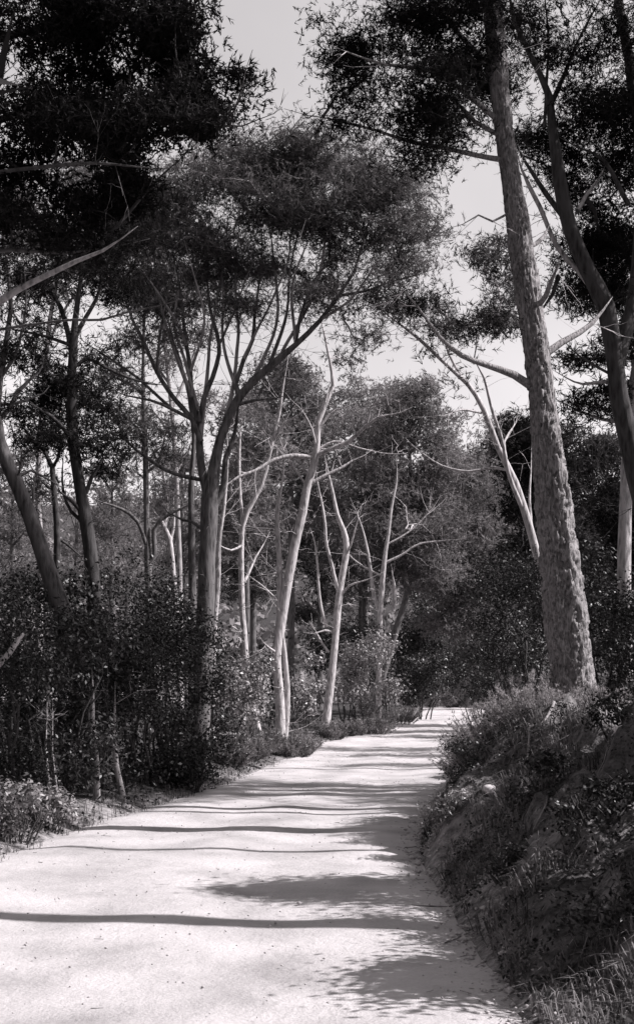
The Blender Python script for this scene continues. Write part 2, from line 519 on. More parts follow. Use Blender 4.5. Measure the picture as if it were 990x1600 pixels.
def grow_twigs(acc, nodes, targets, tip=0.006, sag=0.0, k=5, expo=0.5):
    """joins every target to the nearest node, nearest first, each new twig offering nodes to the next ones"""
    cap = len(nodes) + len(targets) * (k - 1) + 8
    NP = np.zeros((cap, 3)); NP[:len(nodes)] = nodes
    owner = np.full(cap, -1); cnt = len(nodes)
    d0 = np.array([np.min(np.sum((nodes - t) ** 2, 1)) for t in targets])
    order = np.argsort(d0 + RNG.uniform(0, 0.2, len(d0)))
    paths, par = [], []
    for o in order:
        t = targets[o]
        dv = NP[:cnt] - t
        dist = np.sqrt((dv ** 2).sum(1)) + 0.35 * np.clip(dv[:, 2], 0, None)
        i = int(np.argmin(dist)); a = NP[i]
        L = np.linalg.norm(t - a) + 1e-6
        side = RNG.normal(size=3) * 0.16 * L
        c = (a + t) / 2 + side + np.array([0, 0, 0.10 * L - sag * L])
        u = np.linspace(0, 1, k)[:, None]
        p = (1 - u) ** 2 * a + 2 * u * (1 - u) * c + u * u * t
        p[1:-1] += RNG.normal(size=(k - 2, 3)) * 0.022 * L
        paths.append(p); par.append(owner[i])
        NP[cnt:cnt + k - 1] = p[1:]; owner[cnt:cnt + k - 1] = len(paths) - 1
        cnt += k - 1
    n = len(paths); c = np.ones(n)
    for i in range(n - 1, -1, -1):
        if par[i] >= 0:
            c[par[i]] += c[i]
    paths = np.array(paths)
    r0 = tip * (1 + c) ** expo; r1 = np.maximum(tip * 0.7, r0 * 0.45)
    rads = r0[:, None] * (1 - np.linspace(0, 1, k)[None]) + r1[:, None] * np.linspace(0, 1, k)[None]
    tubes_batch(acc, paths, rads, 3)
    return paths

def blob_points(cx, cy, cz, rx, ry, rz, n, shell=0.35, sub=6, spread=0.26, flat=0.8):
    m = max(1, int(round(n / sub)))
    v = rdir(m)
    r = RNG.uniform(shell ** 3, 1, m) ** (1 / 3)
    R3 = np.array([rx, ry, rz])
    c = v * r[:, None] * R3 * 0.9
    k = RNG.integers(0, m, n)
    sc = np.array([spread, spread, spread * flat]) * np.array([max(rx, .3), max(ry, .3), max(min(rz * 1.6, rx), .25)])
    return np.array([cx, cy, cz]) + c[k] + RNG.normal(size=(n, 3)) * sc * 0.8

def dead_twigs(acc, paths, n, lmin, lmax, rr=0.006, side_bias=None):
    """bare snapped branchlets leaving the given limbs"""
    allp = [(p, i) for p in paths for i in range(2, len(p) - 1)]
    if not allp:
        return
    base = []
    K = 5
    for _ in range(n):
        p, i = allp[RNG.integers(len(allp))]
        tan = unit(p[min(i + 1, len(p) - 1)] - p[i - 1])
        d = unit(np.cross(tan, RNG.normal(size=3)) + tan * RNG.uniform(0.1, 0.7))
        L = lmin + (lmax - lmin) * RNG.uniform(0, 1) ** 1.8
        u = np.linspace(0, 1, K)[:, None]
        q = p[i] + d * L * u + np.array([0, 0, RNG.uniform(-0.25, 0.3) * L]) * u * u + RNG.normal(size=(K, 3)) * 0.03 * L * u
        base.append(q)
        for _ in range(RNG.integers(0, 4)):
            j = RNG.integers(1, K - 1)
            d2 = unit(d + RNG.normal(size=3) * 0.6); L2 = L * RNG.uniform(0.25, 0.6)
            base.append(q[j] + d2 * L2 * u + RNG.normal(size=(K, 3)) * 0.03 * L2 * u)
    base = np.array(base)
    r0 = rr * 0.7 * RNG.uniform(0.5, 1.3, len(base))
    tubes_batch(acc, base, r0[:, None] * np.linspace(1, 0.35, K)[None], 4)

LOD = 0.56
def tree(name, label, cat, d, trunk, limbs=(), blobs=(), bark='bark', leafmat='needle', dead=0, dead_len=(0.3, 1.0),
         needle=(0.13, 0.012), tufts=34, per=9, clump=(0.34, 0.16), tip=0.006, twigmat=None, sides=12,
         group=None, special=False, ground=True, spread=.26, sub=6, expo=.5, dead_r=0.006, extra_dead=None):
    tp = [tuple(t) for t in trunk]
    if ground and len(tp[-1]) < 4 and tp[-1][2] < 9:      # the leader runs out thin
        a_, b_ = tp[-2], tp[-1]
        tp[-1] = (b_[0], b_[1], b_[2] * .7)
        tp.append((b_[0] + (b_[0] - a_[0]) * .6 + RNG.uniform(-8, 8), b_[1] + (b_[1] - a_[1]) * .7, b_[2] * .12))
    tufts = int(tufts * LOD); needle = (needle[0] * 1.05, needle[1] * 1.42)
    path, rad = px_path(tp, d, 0.25 if not special else 0.024, 0.0 if special else 0.012)
    if ground:                                   # carry the trunk down into the soil
        b = path[0]; t0 = unit(path[0] - path[3 if not special else 30])
        g = H1(b[0], b[1]) - 0.15
        if b[2] > g:
            n = max(2, int((b[2] - g) / 0.15))
            hor = t0[:2] / max(0.4, abs(t0[2]))
            zz = np.linspace(g, b[2], n, endpoint=False)
            ext = np.stack([b[0] + hor[0] * (b[2] - zz) * 0.6, b[1] + 0 * zz, zz], -1)
            er = rad[0] * (1 + 0.35 * np.exp(-(zz - g) / 0.25))
            path = np.vstack([ext, path]); rad = np.concatenate([er, rad])
    root = thing(name, path[0] + np.array([0, 0, 0.15 if ground else 0]), label, cat, group)
    O = np.array(root.location)
    acc = Acc()
    tube(acc, path, rad, 76 if special else sides, big_bark if special else bark_disp(), True)
    obj('trunk', acc.mesh('trunk', O, True), M[bark], root)
    nodes = [path[int(len(path) * 0.3)::(1 if not special else 12)]]
    deadsrc = [path[int(len(path) * 0.25)::(1 if not special else 12)]]
    for lb in limbs:
        lb = list(lb); lmat = lb.pop(0) if isinstance(lb[0], str) else bark
        sp = RNG.uniform(-0.9, 0.9)
        if len(lb) > 2 and len(lb[-1]) < 4:
            a_, b_ = lb[-2], lb[-1]
            lb = lb[:-1] + [(b_[0], b_[1], b_[2] * .7)] + [(b_[0] + (b_[0] - a_[0]) * .7 + RNG.uniform(-6, 6), b_[1] + (b_[1] - a_[1]) * .7 - 5, b_[2] * .15)]
        lp, lr = px_path(lb, d, 0.15, 0.02, sp)
        acc = Acc(); tube(acc, lp, lr, 8, bark_disp(0.8), True)
        obj('limb', acc.mesh('limb', O, True), M[lmat], root)
        nodes.append(lp[len(lp) // 3:]); deadsrc.append(lp)
    nodes = np.concatenate(nodes)
    tw = Acc(); lf = Acc()
    tg = []
    for bl in blobs:
        px, py, rx, ry, n = bl[:5]
        dy = bl[5] if len(bl) > 5 else 0.0
        ry_m = bl[6] if len(bl) > 6 else None
        dd = d + dy
        c = P(px, py, dd); sx = rx * dd / F; sz = ry * dd / F
        tg.append(blob_points(c[0], c[1], c[2], sx, ry_m if ry_m else max(0.5, sx * 0.9), sz, n, .35, sub, spread))
    if tg:
        tg = np.concatenate(tg)
        paths = grow_twigs(tw, nodes, tg, tip, expo=expo)
        # tufts clustered round twig ends and along the outer half of each twig
        n = len(tg)
        size = RNG.uniform(0.6, 1.3, (n, 1, 1))
        rel = np.clip(RNG.normal(size=(n, tufts, 3)), -1.9, 1.9) * np.array([clump[0], clump[0], clump[1]]) * size
        cen = tg[:, None] + rel
        # fine twiglets carrying the tufts
        kk = max(3, tufts // 9)
        e = cen[:, :kk].reshape(-1, 3); a = np.repeat(tg, kk, 0)
        u = np.linspace(0, 1, 3)[None, :, None]
        q = a[:, None] * (1 - u) + e[:, None] * u; q[:, 1] += RNG.normal(size=e.shape) * 0.03
        tubes_batch(tw, q, np.full((len(e), 3), tip * 0.6) * np.array([1.2, 1, .5]), 3)
        needles(lf, cen.reshape(-1, 3), needle[0], needle[1], per)
    if dead:
        dw = Acc()
        dead_twigs(dw, deadsrc if extra_dead is None else deadsrc[extra_dead:], dead, dead_len[0], dead_len[1], dead_r)
        if dw.n: obj('dead_twigs', dw.mesh('dead_twigs', O, True), M['deadwood' if bark in ('bark_pale', 'bark_big') else bark], root, kind='stuff')
    if tw.n:
        obj('twigs', tw.mesh('twigs', O), M[twigmat or bark], root, kind='stuff')
    if lf.n:
        obj('crown', lf.mesh('crown', O), M[leafmat], root)
    return root

def shrub(label, x, y, w, h, n=26, leafmat='leaf', leaf=(0.05, 0.028), per=170, dep=None, name='shrub', cat='shrub',
          stems=7, group=None, z0=0.15, stemmat='bark_dark', csize=0.2):
    z = H1(x, y) - 0.05
    root = thing(name, (x, y, z), label, cat, group)
    O = np.array(root.location)
    dep = dep or w * 0.8
    c = np.array([x, y, z + h * (0.5 + z0 * 0.5)])
    tg = blob_points(c[0], c[1], c[2], w / 2, dep / 2, h * (0.5 - z0 * 0.5), n, 0.6, 4, .2, .8)
    per = int(per * .66); ls_ = RNG.uniform(.85, 1.3); per = int(per / ls_); leaf = (leaf[0] * ls_, leaf[1] * ls_ * RNG.uniform(.7, 1.05)); leaf = (leaf[0] * 1.1, leaf[1] * 1.12)
    st = Acc()
    nodes = []
    for s in range(stems):
        a = RNG.uniform(0, 2 * np.pi); r = RNG.uniform(0.02, 0.18) * w
        b = np.array([x + math.cos(a) * r, y + math.sin(a) * r, z])
        e = b + np.array([math.cos(a) * w * 0.22, math.sin(a) * dep * 0.22, h * RNG.uniform(0.35, 0.6)])
        u = np.linspace(0, 1, 7)[:, None]
        p = b * (1 - u) + e * u + RNG.normal(size=(7, 3)) * 0.03 * h * u
        tube(st, p, np.linspace(0.012, 0.006, 7) * (0.6 + h * 0.5), 5)
        nodes.append(p)
    grow_twigs(st, np.concatenate(nodes), tg, 0.0035, k=5)
    obj('stems', st.mesh('stems', O), M[stemmat], root)
    lf = Acc()
    size = RNG.uniform(0.7, 1.3, (n, 1, 1)) * csize * (0.5 + 0.13 * h)
    rel = RNG.normal(size=(n, per, 3)) * size * np.array([1, 1, 0.75])
    cen = (tg[:, None] + rel).reshape(-1, 3)
    nrm = unit(rel.reshape(-1, 3)) + np.array([0, 0, 0.6])
    gz = HT(cen[:, 0], cen[:, 1]) if len(cen) < 9000 else np.full(len(cen), z)
    k = cen[:, 2] > gz + 0.01
    leaves(lf, cen[k], nrm[k], leaf[0], leaf[1])
    obj('leaves', lf.mesh('leaves', O), M[leafmat], root)
    return root

def sprig_bush(label, x, y, w, h, n=150, mat='heather', name='heather_bush', cat='bush', group=None, needle=(0.035, 0.006), L=0.35):
    """upright feathery sprigs (heather, rosemary)"""
    z = H1(x, y)
    root = thing(name, (x, y, z), label, cat, group)
    O = np.array(root.location)
    a = RNG.uniform(0, 2 * np.pi, n); r = np.sqrt(RNG.uniform(0, 1, n))
    b = np.stack([x + np.cos(a) * r * w * 0.32, y + np.sin(a) * r * w * 0.3, 0 * a], -1); b[:, 2] = HT(b[:, 0], b[:, 1])
    lean = np.stack([np.cos(a) * r * 0.75, np.sin(a) * r * 0.75, np.ones(n)], -1)
    lean = unit(lean + RNG.normal(size=(n, 3)) * 0.18)
    ln = h * RNG.uniform(0.45, 1.05, (n, 1)) * (1.1 - 0.3 * r[:, None])
    u = np.linspace(0, 1, 5)[None, :, None]
    p = b[:, None] + lean[:, None] * ln[:, None] * u + np.stack([np.cos(a), np.sin(a), 0 * a], -1)[:, None] * (u ** 2) * 0.08 * w
    st = Acc(); tubes_batch(st, p, np.full((n, 5), 0.004) * np.linspace(1.3, 0.5, 5)[None], 3)
    obj('stems', st.mesh('stems', O), M['bark'], root)
    m = 17
    t = RNG.uniform(0.3, 1.02, (n, m, 1))
    c = b[:, None] + lean[:, None] * ln[:, None] * t + np.stack([np.cos(a), np.sin(a), 0 * a], -1)[:, None] * t ** 2 * 0.08 * w
    c = c + RNG.normal(size=c.shape) * 0.012
    lf = Acc()
    N = n * m; per = 6; needle = (needle[0] * 1.15, needle[1] * 1.25)
    dd = unit(np.repeat(lean, m, 0)[:, None] * 0.9 + RNG.normal(size=(N, per, 3)) * 0.55)
    cc = c.reshape(-1, 1, 3)
    side = unit(np.cross(dd, RNG.normal(size=dd.shape))) * needle[1] * 0.5
    l3 = needle[0] * RNG.uniform(0.6, 1.3, (N, per, 1))
    v = np.stack([cc + side, cc - side, cc + dd * l3], 2).reshape(-1, 3)
    lf.add(v, np.arange(len(v)).reshape(-1, 3))
    obj('foliage', lf.mesh('foliage', O), M[mat], root)
    return root

#PLANTING
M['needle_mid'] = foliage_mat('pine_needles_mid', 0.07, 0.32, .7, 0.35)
M['needle_dome'] = foliage_mat('pine_needles_sunlit', 0.035, 0.20, .9, 0.3)  # sunlight put into the colour: lighter needles for the dome crown
M['bark_twig'] = bark_mat('twig_bark', 0.10, 0.35)
# ------------------------------------------------------------------ trees on the right bank
tree('pine_tree', 'big rugged leaning pine with plated bark on the right bank, sunlit down one side', 'tree', 12.5,
     [(905, 1118, 74.9), (898, 1085, 63.3), (888, 1010, 61.8), (882, 941, 61), (872, 850, 53.7), (853, 676, 44.7), (838, 558, 38.2), (821, 439, 35.7),
      (802, 300, 30.9), (786, 200, 29.3), (777, 100, 27.6), (770, 0, 26), (764, -150, 22.7), (775, -330, 17.9), (790, -520, 11.3)],
     limbs=[[(826, 602, 13.2), (800, 585, 11.4), (760, 570, 8.74), (720, 555, 7.87), (685, 525, 6.12), (650, 478, 3.5), (630, 455, 2.62)],
            [(790, 250, 10.5), (740, 240, 7.87), (700, 232, 6.99), (640, 222, 6.12), (590, 204, 4.37), (530, 188, 2.62), (480, 180, 1.75)],
            [(852, 553, 11.4), (878, 535, 10.5), (905, 520, 8.74), (925, 505, 6.99), (942, 484, 5.25)],
            [(838, 482, 8.74), (852, 462, 8.74), (860, 440, 6.99), (869, 420, 5.25)],
            [(822, 388, 7.87), (838, 380, 6.99), (850, 368, 6.12), (853, 360, 4.37)],
            [(780, 130, 11.4), (740, 80, 8.74), (690, 20, 6.99), (650, -30, 5.25)],
            [(783, 190, 9.59), (730, 150, 7.87), (670, 110, 6.12), (600, 100, 4.37), (540, 80, 2.62)],
            [(772, 20, 11.4), (700, -60, 8.74), (620, -120, 6.12)],
            [(786, 215, 8.74), (740, 190, 6.99), (700, 150, 5.25), (660, 160, 3.5)],
            [(771, -60, 12.2), (840, -130, 8.74), (900, -220, 6.12)],
            [(800, 330, 4.37), (770, 345, 3.5), (745, 335, 2.62), (720, 350, 1.75)]],
     blobs=[(700, 60, 80, 60, 56, -.3), (625, 35, 60, 45, 36, .2), (575, 85, 50, 26, 20), (525, 65, 30, 22, 9, .4), (650, 140, 90, 30, 34, -.4),
            (570, 150, 80, 20, 14, .3), (700, 200, 70, 30, 22), (740, 130, 60, 60, 30, .6), (560, 195, 70, 14, 7), (690, 265, 60, 25, 10),
            (720, -60, 160, 60, 60), (820, -250, 200, 110, 40), (600, -50, 120, 45, 26), (790, -480, 180, 130, 34),
            (640, 470, 40, 24, 4), (730, 520, 36, 20, 5), (655, 225, 50, 14, 5)],
     bark='bark_big', leafmat='needle_dark', dead=70, dead_len=(0.2, 0.7), needle=(0.06, 0.0065), tufts=60, per=9, clump=(0.17, 0.075),
     tip=0.0035, twigmat='bark_dark', special=True)

tree('pine_tree', 'dark forked pine leaning in from the right edge, a long sunlit limb crossing it', 'tree', 14.5,
     [(1035, 1010, 40), (1030, 900, 37.5), (1008, 790, 34.9), (985, 700, 31), (967, 620, 28.4), (956, 540, 27.1), (945, 480, 28.4), (915, 420, 25.8), (890, 360, 23.3),
      (874, 283, 20.7), (862, 202, 14.2), (857, 151, 11.6), (843, 116, 9.01), (828, 86, 7.75), (803, 35, 5.81), (790, -40, 3.88)],
     limbs=[[(962, 570, 24), (984, 480, 22), (999, 370, 20), (999, 250, 18), (988, 130, 17), (970, 30, 15), (955, -60, 12), (950, -200, 7)],
            ['bark_pale', (928, 458, 9.69), (905, 425, 9.01), (869, 384, 7.75), (843, 323, 7.11), (826, 290, 6.46), (813, 262, 4.52)],  # sunlight on this limb put into its colour by paler bark
            [(860, 165, 8.4), (875, 130, 7.11), (889, 101, 5.81), (904, 60, 4.52), (930, 10, 3.23)],
            [(890, 350, 10.4), (853, 303, 8.4), (830, 270, 6.46), (813, 242, 4.52)],
            [(850, 200, 5.17), (852, 120, 4.52), (856, 60, 3.88), (850, -10, 2.58)],
            ['bark_pale', (900, 330, 6.46), (912, 308, 5.81), (934, 280, 4.52)],
            [(980, 320, 7.75), (940, 250, 5.81), (900, 230, 3.88)],
            [(962, 590, 5.17), (925, 570, 3.88), (890, 545, 2.58)],
            [(872, 430, 7.75), (862, 460, 5.81), (848, 480, 4.52)]],
     blobs=[(935, 330, 60, 90, 110, 1.0), (960, 200, 60, 80, 80, .8), (890, 240, 50, 50, 40, 1), (900, 60, 80, 40, 22), (850, 20, 70, 40, 20),
            (960, 60, 60, 50, 26), (960, 430, 50, 60, 60, 1.2), (900, 150, 60, 40, 12), (830, 250, 50, 40, 10, 1.5), (900, 440, 40, 30, 20, 1.4),
            (930, -100, 150, 70, 44), (1080, 100, 90, 200, 50), (1060, 400, 60, 120, 34), (840, 190, 40, 40, 8, 1.2)],
     bark='bark_dark', leafmat='needle_dark', dead=46, dead_len=(0.25, 0.8), needle=(0.065, 0.007), tufts=55, per=9, clump=(0.19, 0.085), tip=0.0035)  # shade on this trunk put into its colour by darker bark

tree('pine_tree', 'straight sunlit trunk at the right edge behind the dark forked pine', 'tree', 17.5,
     [(975, 1010, 24), (974, 900, 22), (976, 800, 20), (982, 700, 18), (990, 600, 16), (1010, 480, 14), (1030, 350, 10)],
     blobs=[(930, 610, 50, 14, 12), (900, 560, 55, 10, 12), (960, 640, 40, 12, 10, .5), (905, 645, 45, 12, 10, .4), (1040, 350, 120, 140, 60), (1010, 560, 70, 60, 30)],
     limbs=[[(990, 600, 8), (950, 596, 6), (910, 600, 4), (885, 590, 3)], [(985, 660, 7), (940, 655, 5), (900, 640, 3)], [(995, 560, 7), (940, 560, 5), (880, 560, 3)]],
     bark='bark_pale', leafmat='needle_dark', dead=12, needle=(0.11, 0.010), tufts=30, clump=(0.24, 0.08), tip=0.004, twigmat='bark')

tree('pine_tree', 'slender pale pine leaning left with thin forked stems, just left of the big rugged trunk', 'tree', 21,
     [(850, 920, 13), (830, 838, 12), (805, 755, 11), (778, 700, 9), (755, 640, 8), (730, 600, 7), (700, 572, 6), (655, 530, 5), (612, 498, 4)],
     limbs=[[(818, 800, 8), (803, 765, 7), (790, 720, 6), (780, 680, 5), (768, 640, 5), (755, 590, 4), (745, 570, 3)],
            [(795, 735, 5), (770, 730, 4), (730, 737, 4), (690, 727, 3), (655, 705, 2)],
            [(725, 598, 5), (712, 575, 4), (705, 560, 4), (695, 535, 3)],
            [(752, 645, 4), (720, 640, 3), (700, 648, 2)],
            [(790, 715, 4), (787, 690, 4), (795, 675, 3), (805, 660, 2)],
            [(830, 830, 6), (826, 780, 4), (828, 735, 3)]],
     blobs=[(760, 395, 34, 22, 16, 2), (790, 420, 40, 22, 18, 2), (745, 515, 60, 18, 16, 1), (700, 510, 55, 16, 9, 0), (790, 500, 30, 18, 12, 2), (690, 470, 50, 22, 7),
            (640, 500, 40, 14, 3), (770, 470, 30, 10, 8, 2), (720, 600, 30, 18, 2), (660, 560, 30, 14, 2)],
     bark='bark_pale', leafmat='needle', dead=26, dead_len=(0.3, 1.1), needle=(0.12, 0.011), tufts=30, clump=(0.22, 0.10), tip=0.004, dead_r=0.005)

# ------------------------------------------------------------------ pale trunks left of the road
tree('pine_tree', 'slim pale trunk bowed to the left, first of the pale stems beside the road', 'tree', 27,
     [(409, 1166, 12.3), (391, 1091, 10.7), (382, 1004, 9.84), (377, 914, 9.02), (379, 823, 8.2), (386, 800, 8.2), (409, 757, 7.38), (420, 715, 6.56), (429, 676, 5.74), (437, 644, 4.1), (445, 590, 2.46)],
     limbs=[[(379, 830, 5.74), (376, 780, 4.92), (374, 720, 4.1), (376, 670, 3.28)], [(382, 910, 4.92), (392, 888, 4.1), (400, 870, 3.28), (412, 850, 2.46)],
            [(428, 690, 4.1), (445, 660, 3.28), (462, 650, 2.46), (478, 640, 1.64)], [(380, 850, 4.1), (360, 860, 3.28), (340, 850, 2.46)]],
     blobs=[(430, 620, 50, 40, 12, 1), (450, 590, 50, 30, 12, 1)],
     bark='bark_pale', leafmat='needle', dead=44, dead_len=(0.3, 1.2), needle=(0.13, 0.013), tufts=30, clump=(0.28, 0.12), tip=0.005, twigmat='bark')

tree('pine_tree', 'tallest of the pale trunks beside the road, double stemmed with bare white branches reaching right', 'tree', 25,
     [(439, 1180, 18), (437, 1091, 15.6), (432, 1027, 14.8), (437, 980, 15.6), (445, 936, 15.6), (459, 859, 14.8), (473, 800, 13.9), (478, 765, 13.1), (494, 709, 11.5),
      (497, 660, 9.02), (508, 630, 8.2), (520, 603, 6.56), (514, 560, 4.1), (508, 530, 3.28), (502, 500, 2.46)],
     limbs=[[(437, 985, 9.84), (437, 940, 9.84), (436, 905, 9.02), (434, 846, 8.2), (433, 793, 6.56), (441, 749, 4.92)],
            [(440, 1185, 9.84, .1), (447, 1130, 9.84, .1), (448, 1080, 9.02, .1), (444, 1030, 8.2, .05), (440, 985, 6.56, 0), (441, 960, 4.1, 0)],
            [(490, 712, 7.38), (515, 702, 6.56), (545, 690, 6.56), (562, 675, 5.74), (572, 665, 4.92), (590, 652, 3.28), (625, 645, 2.46)],
            [(572, 666, 4.1), (577, 650, 3.28), (578, 636, 3.28), (592, 625, 2.46), (612, 618, 1.64)],
            [(484, 756, 5.74), (510, 742, 4.92), (535, 730, 4.1), (550, 720, 3.28), (568, 712, 1.64)],
            [(497, 668, 4.92), (512, 650, 4.1), (525, 640, 3.28), (540, 636, 1.64)],
            [(488, 715, 6.56), (460, 712, 7.38), (430, 718, 5.74), (400, 735, 4.92), (372, 745, 4.1), (350, 760, 3.28)],
            [(494, 700, 4.1), (487, 670, 3.28), (480, 655, 3.28), (472, 640, 1.64)],
            [(480, 760, 4.1), (462, 735, 3.28), (450, 715, 3.28), (442, 700, 1.64)],
            [(432, 1020, 4.1), (420, 1012, 3.28), (410, 1002, 1.64)],
            [(436, 940, 4.92), (425, 930, 4.1), (408, 915, 3.28), (388, 900, 1.64)],
            [(470, 720, 4.92), (520, 690, 3.28), (560, 700, 2.46), (600, 708, 1.64)]],
     bark='bark_pale', dead=74, dead_len=(0.25, 1.1), extra_dead=None, dead_r=0.007, blobs=[(505, 560, 60, 30, 6, 1)], leafmat='needle', tip=0.004,
     needle=(0.13, 0.013), tufts=20, clump=(0.25, 0.1))

tree('pine_tree', 'pale trunk curving right, third of the pale stems and farthest along the road', 'tree', 33,
     [(509, 1128, 14.8), (518, 1055, 12.3), (525, 982, 11.5), (532, 914, 10.7), (541, 859, 9.84), (537, 830, 8.2), (527, 805, 6.56), (520, 770, 4.92), (512, 735, 3.28)],
     limbs=[[(529, 925, 6.56), (520, 890, 5.74), (509, 845, 4.92), (505, 800, 4.1), (495, 750, 2.46)], [(510, 980, 4.92), (502, 950, 4.92), (498, 920, 4.1), (495, 880, 3.28), (492, 850, 2.46)],
            [(540, 870, 4.1), (548, 850, 3.28), (556, 820, 2.46)], [(530, 935, 4.1), (545, 915, 3.28), (575, 905, 2.46)], [(524, 990, 4.1), (508, 985, 3.28), (490, 990, 1.64)],
            [(514, 1020, 4.1), (500, 1000, 3.28), (492, 985, 1.64)]],
     bark='bark_pale', dead=36, dead_len=(0.3, 1.3), dead_r=0.007, blobs=[(520, 740, 60, 30, 8, 1)], leafmat='needle', tip=0.005, needle=(0.14, 0.015), tufts=24, clump=(0.3, 0.12))

tree('pine_tree', 'distant pale forked pine with fans of bare white twigs, right of the curving pale trunk', 'tree', 40,
     [(592, 1010, 9.6), (594, 950, 8.8), (600, 877, 7.2), (606, 835, 5.6), (612, 790, 4), (620, 750, 3.2)],
     limbs=[[(594, 960, 6.4), (584, 930, 6.4), (578, 890, 4.8), (572, 850, 4), (560, 810, 2.4)], [(600, 880, 4.8), (625, 868, 4), (655, 850, 3.2), (690, 845, 2.4), (720, 842, 1.6)],
            [(598, 900, 4), (575, 890, 3.2), (550, 872, 2.4)], [(605, 850, 3.2), (640, 830, 2.4), (670, 800, 1.6)], [(614, 955, 6.4), (616, 930, 6.4), (615, 910, 4.8)]],
     blobs=[(650, 860, 80, 40, 16, 3), (690, 900, 60, 30, 12, 3), (600, 790, 60, 30, 12, 3)],
     bark='bark_pale', leafmat='needle_pale', dead=36, dead_len=(0.4, 1.5), dead_r=0.009, needle=(0.16, 0.018), tufts=36, clump=(0.4, 0.2), tip=0.006)

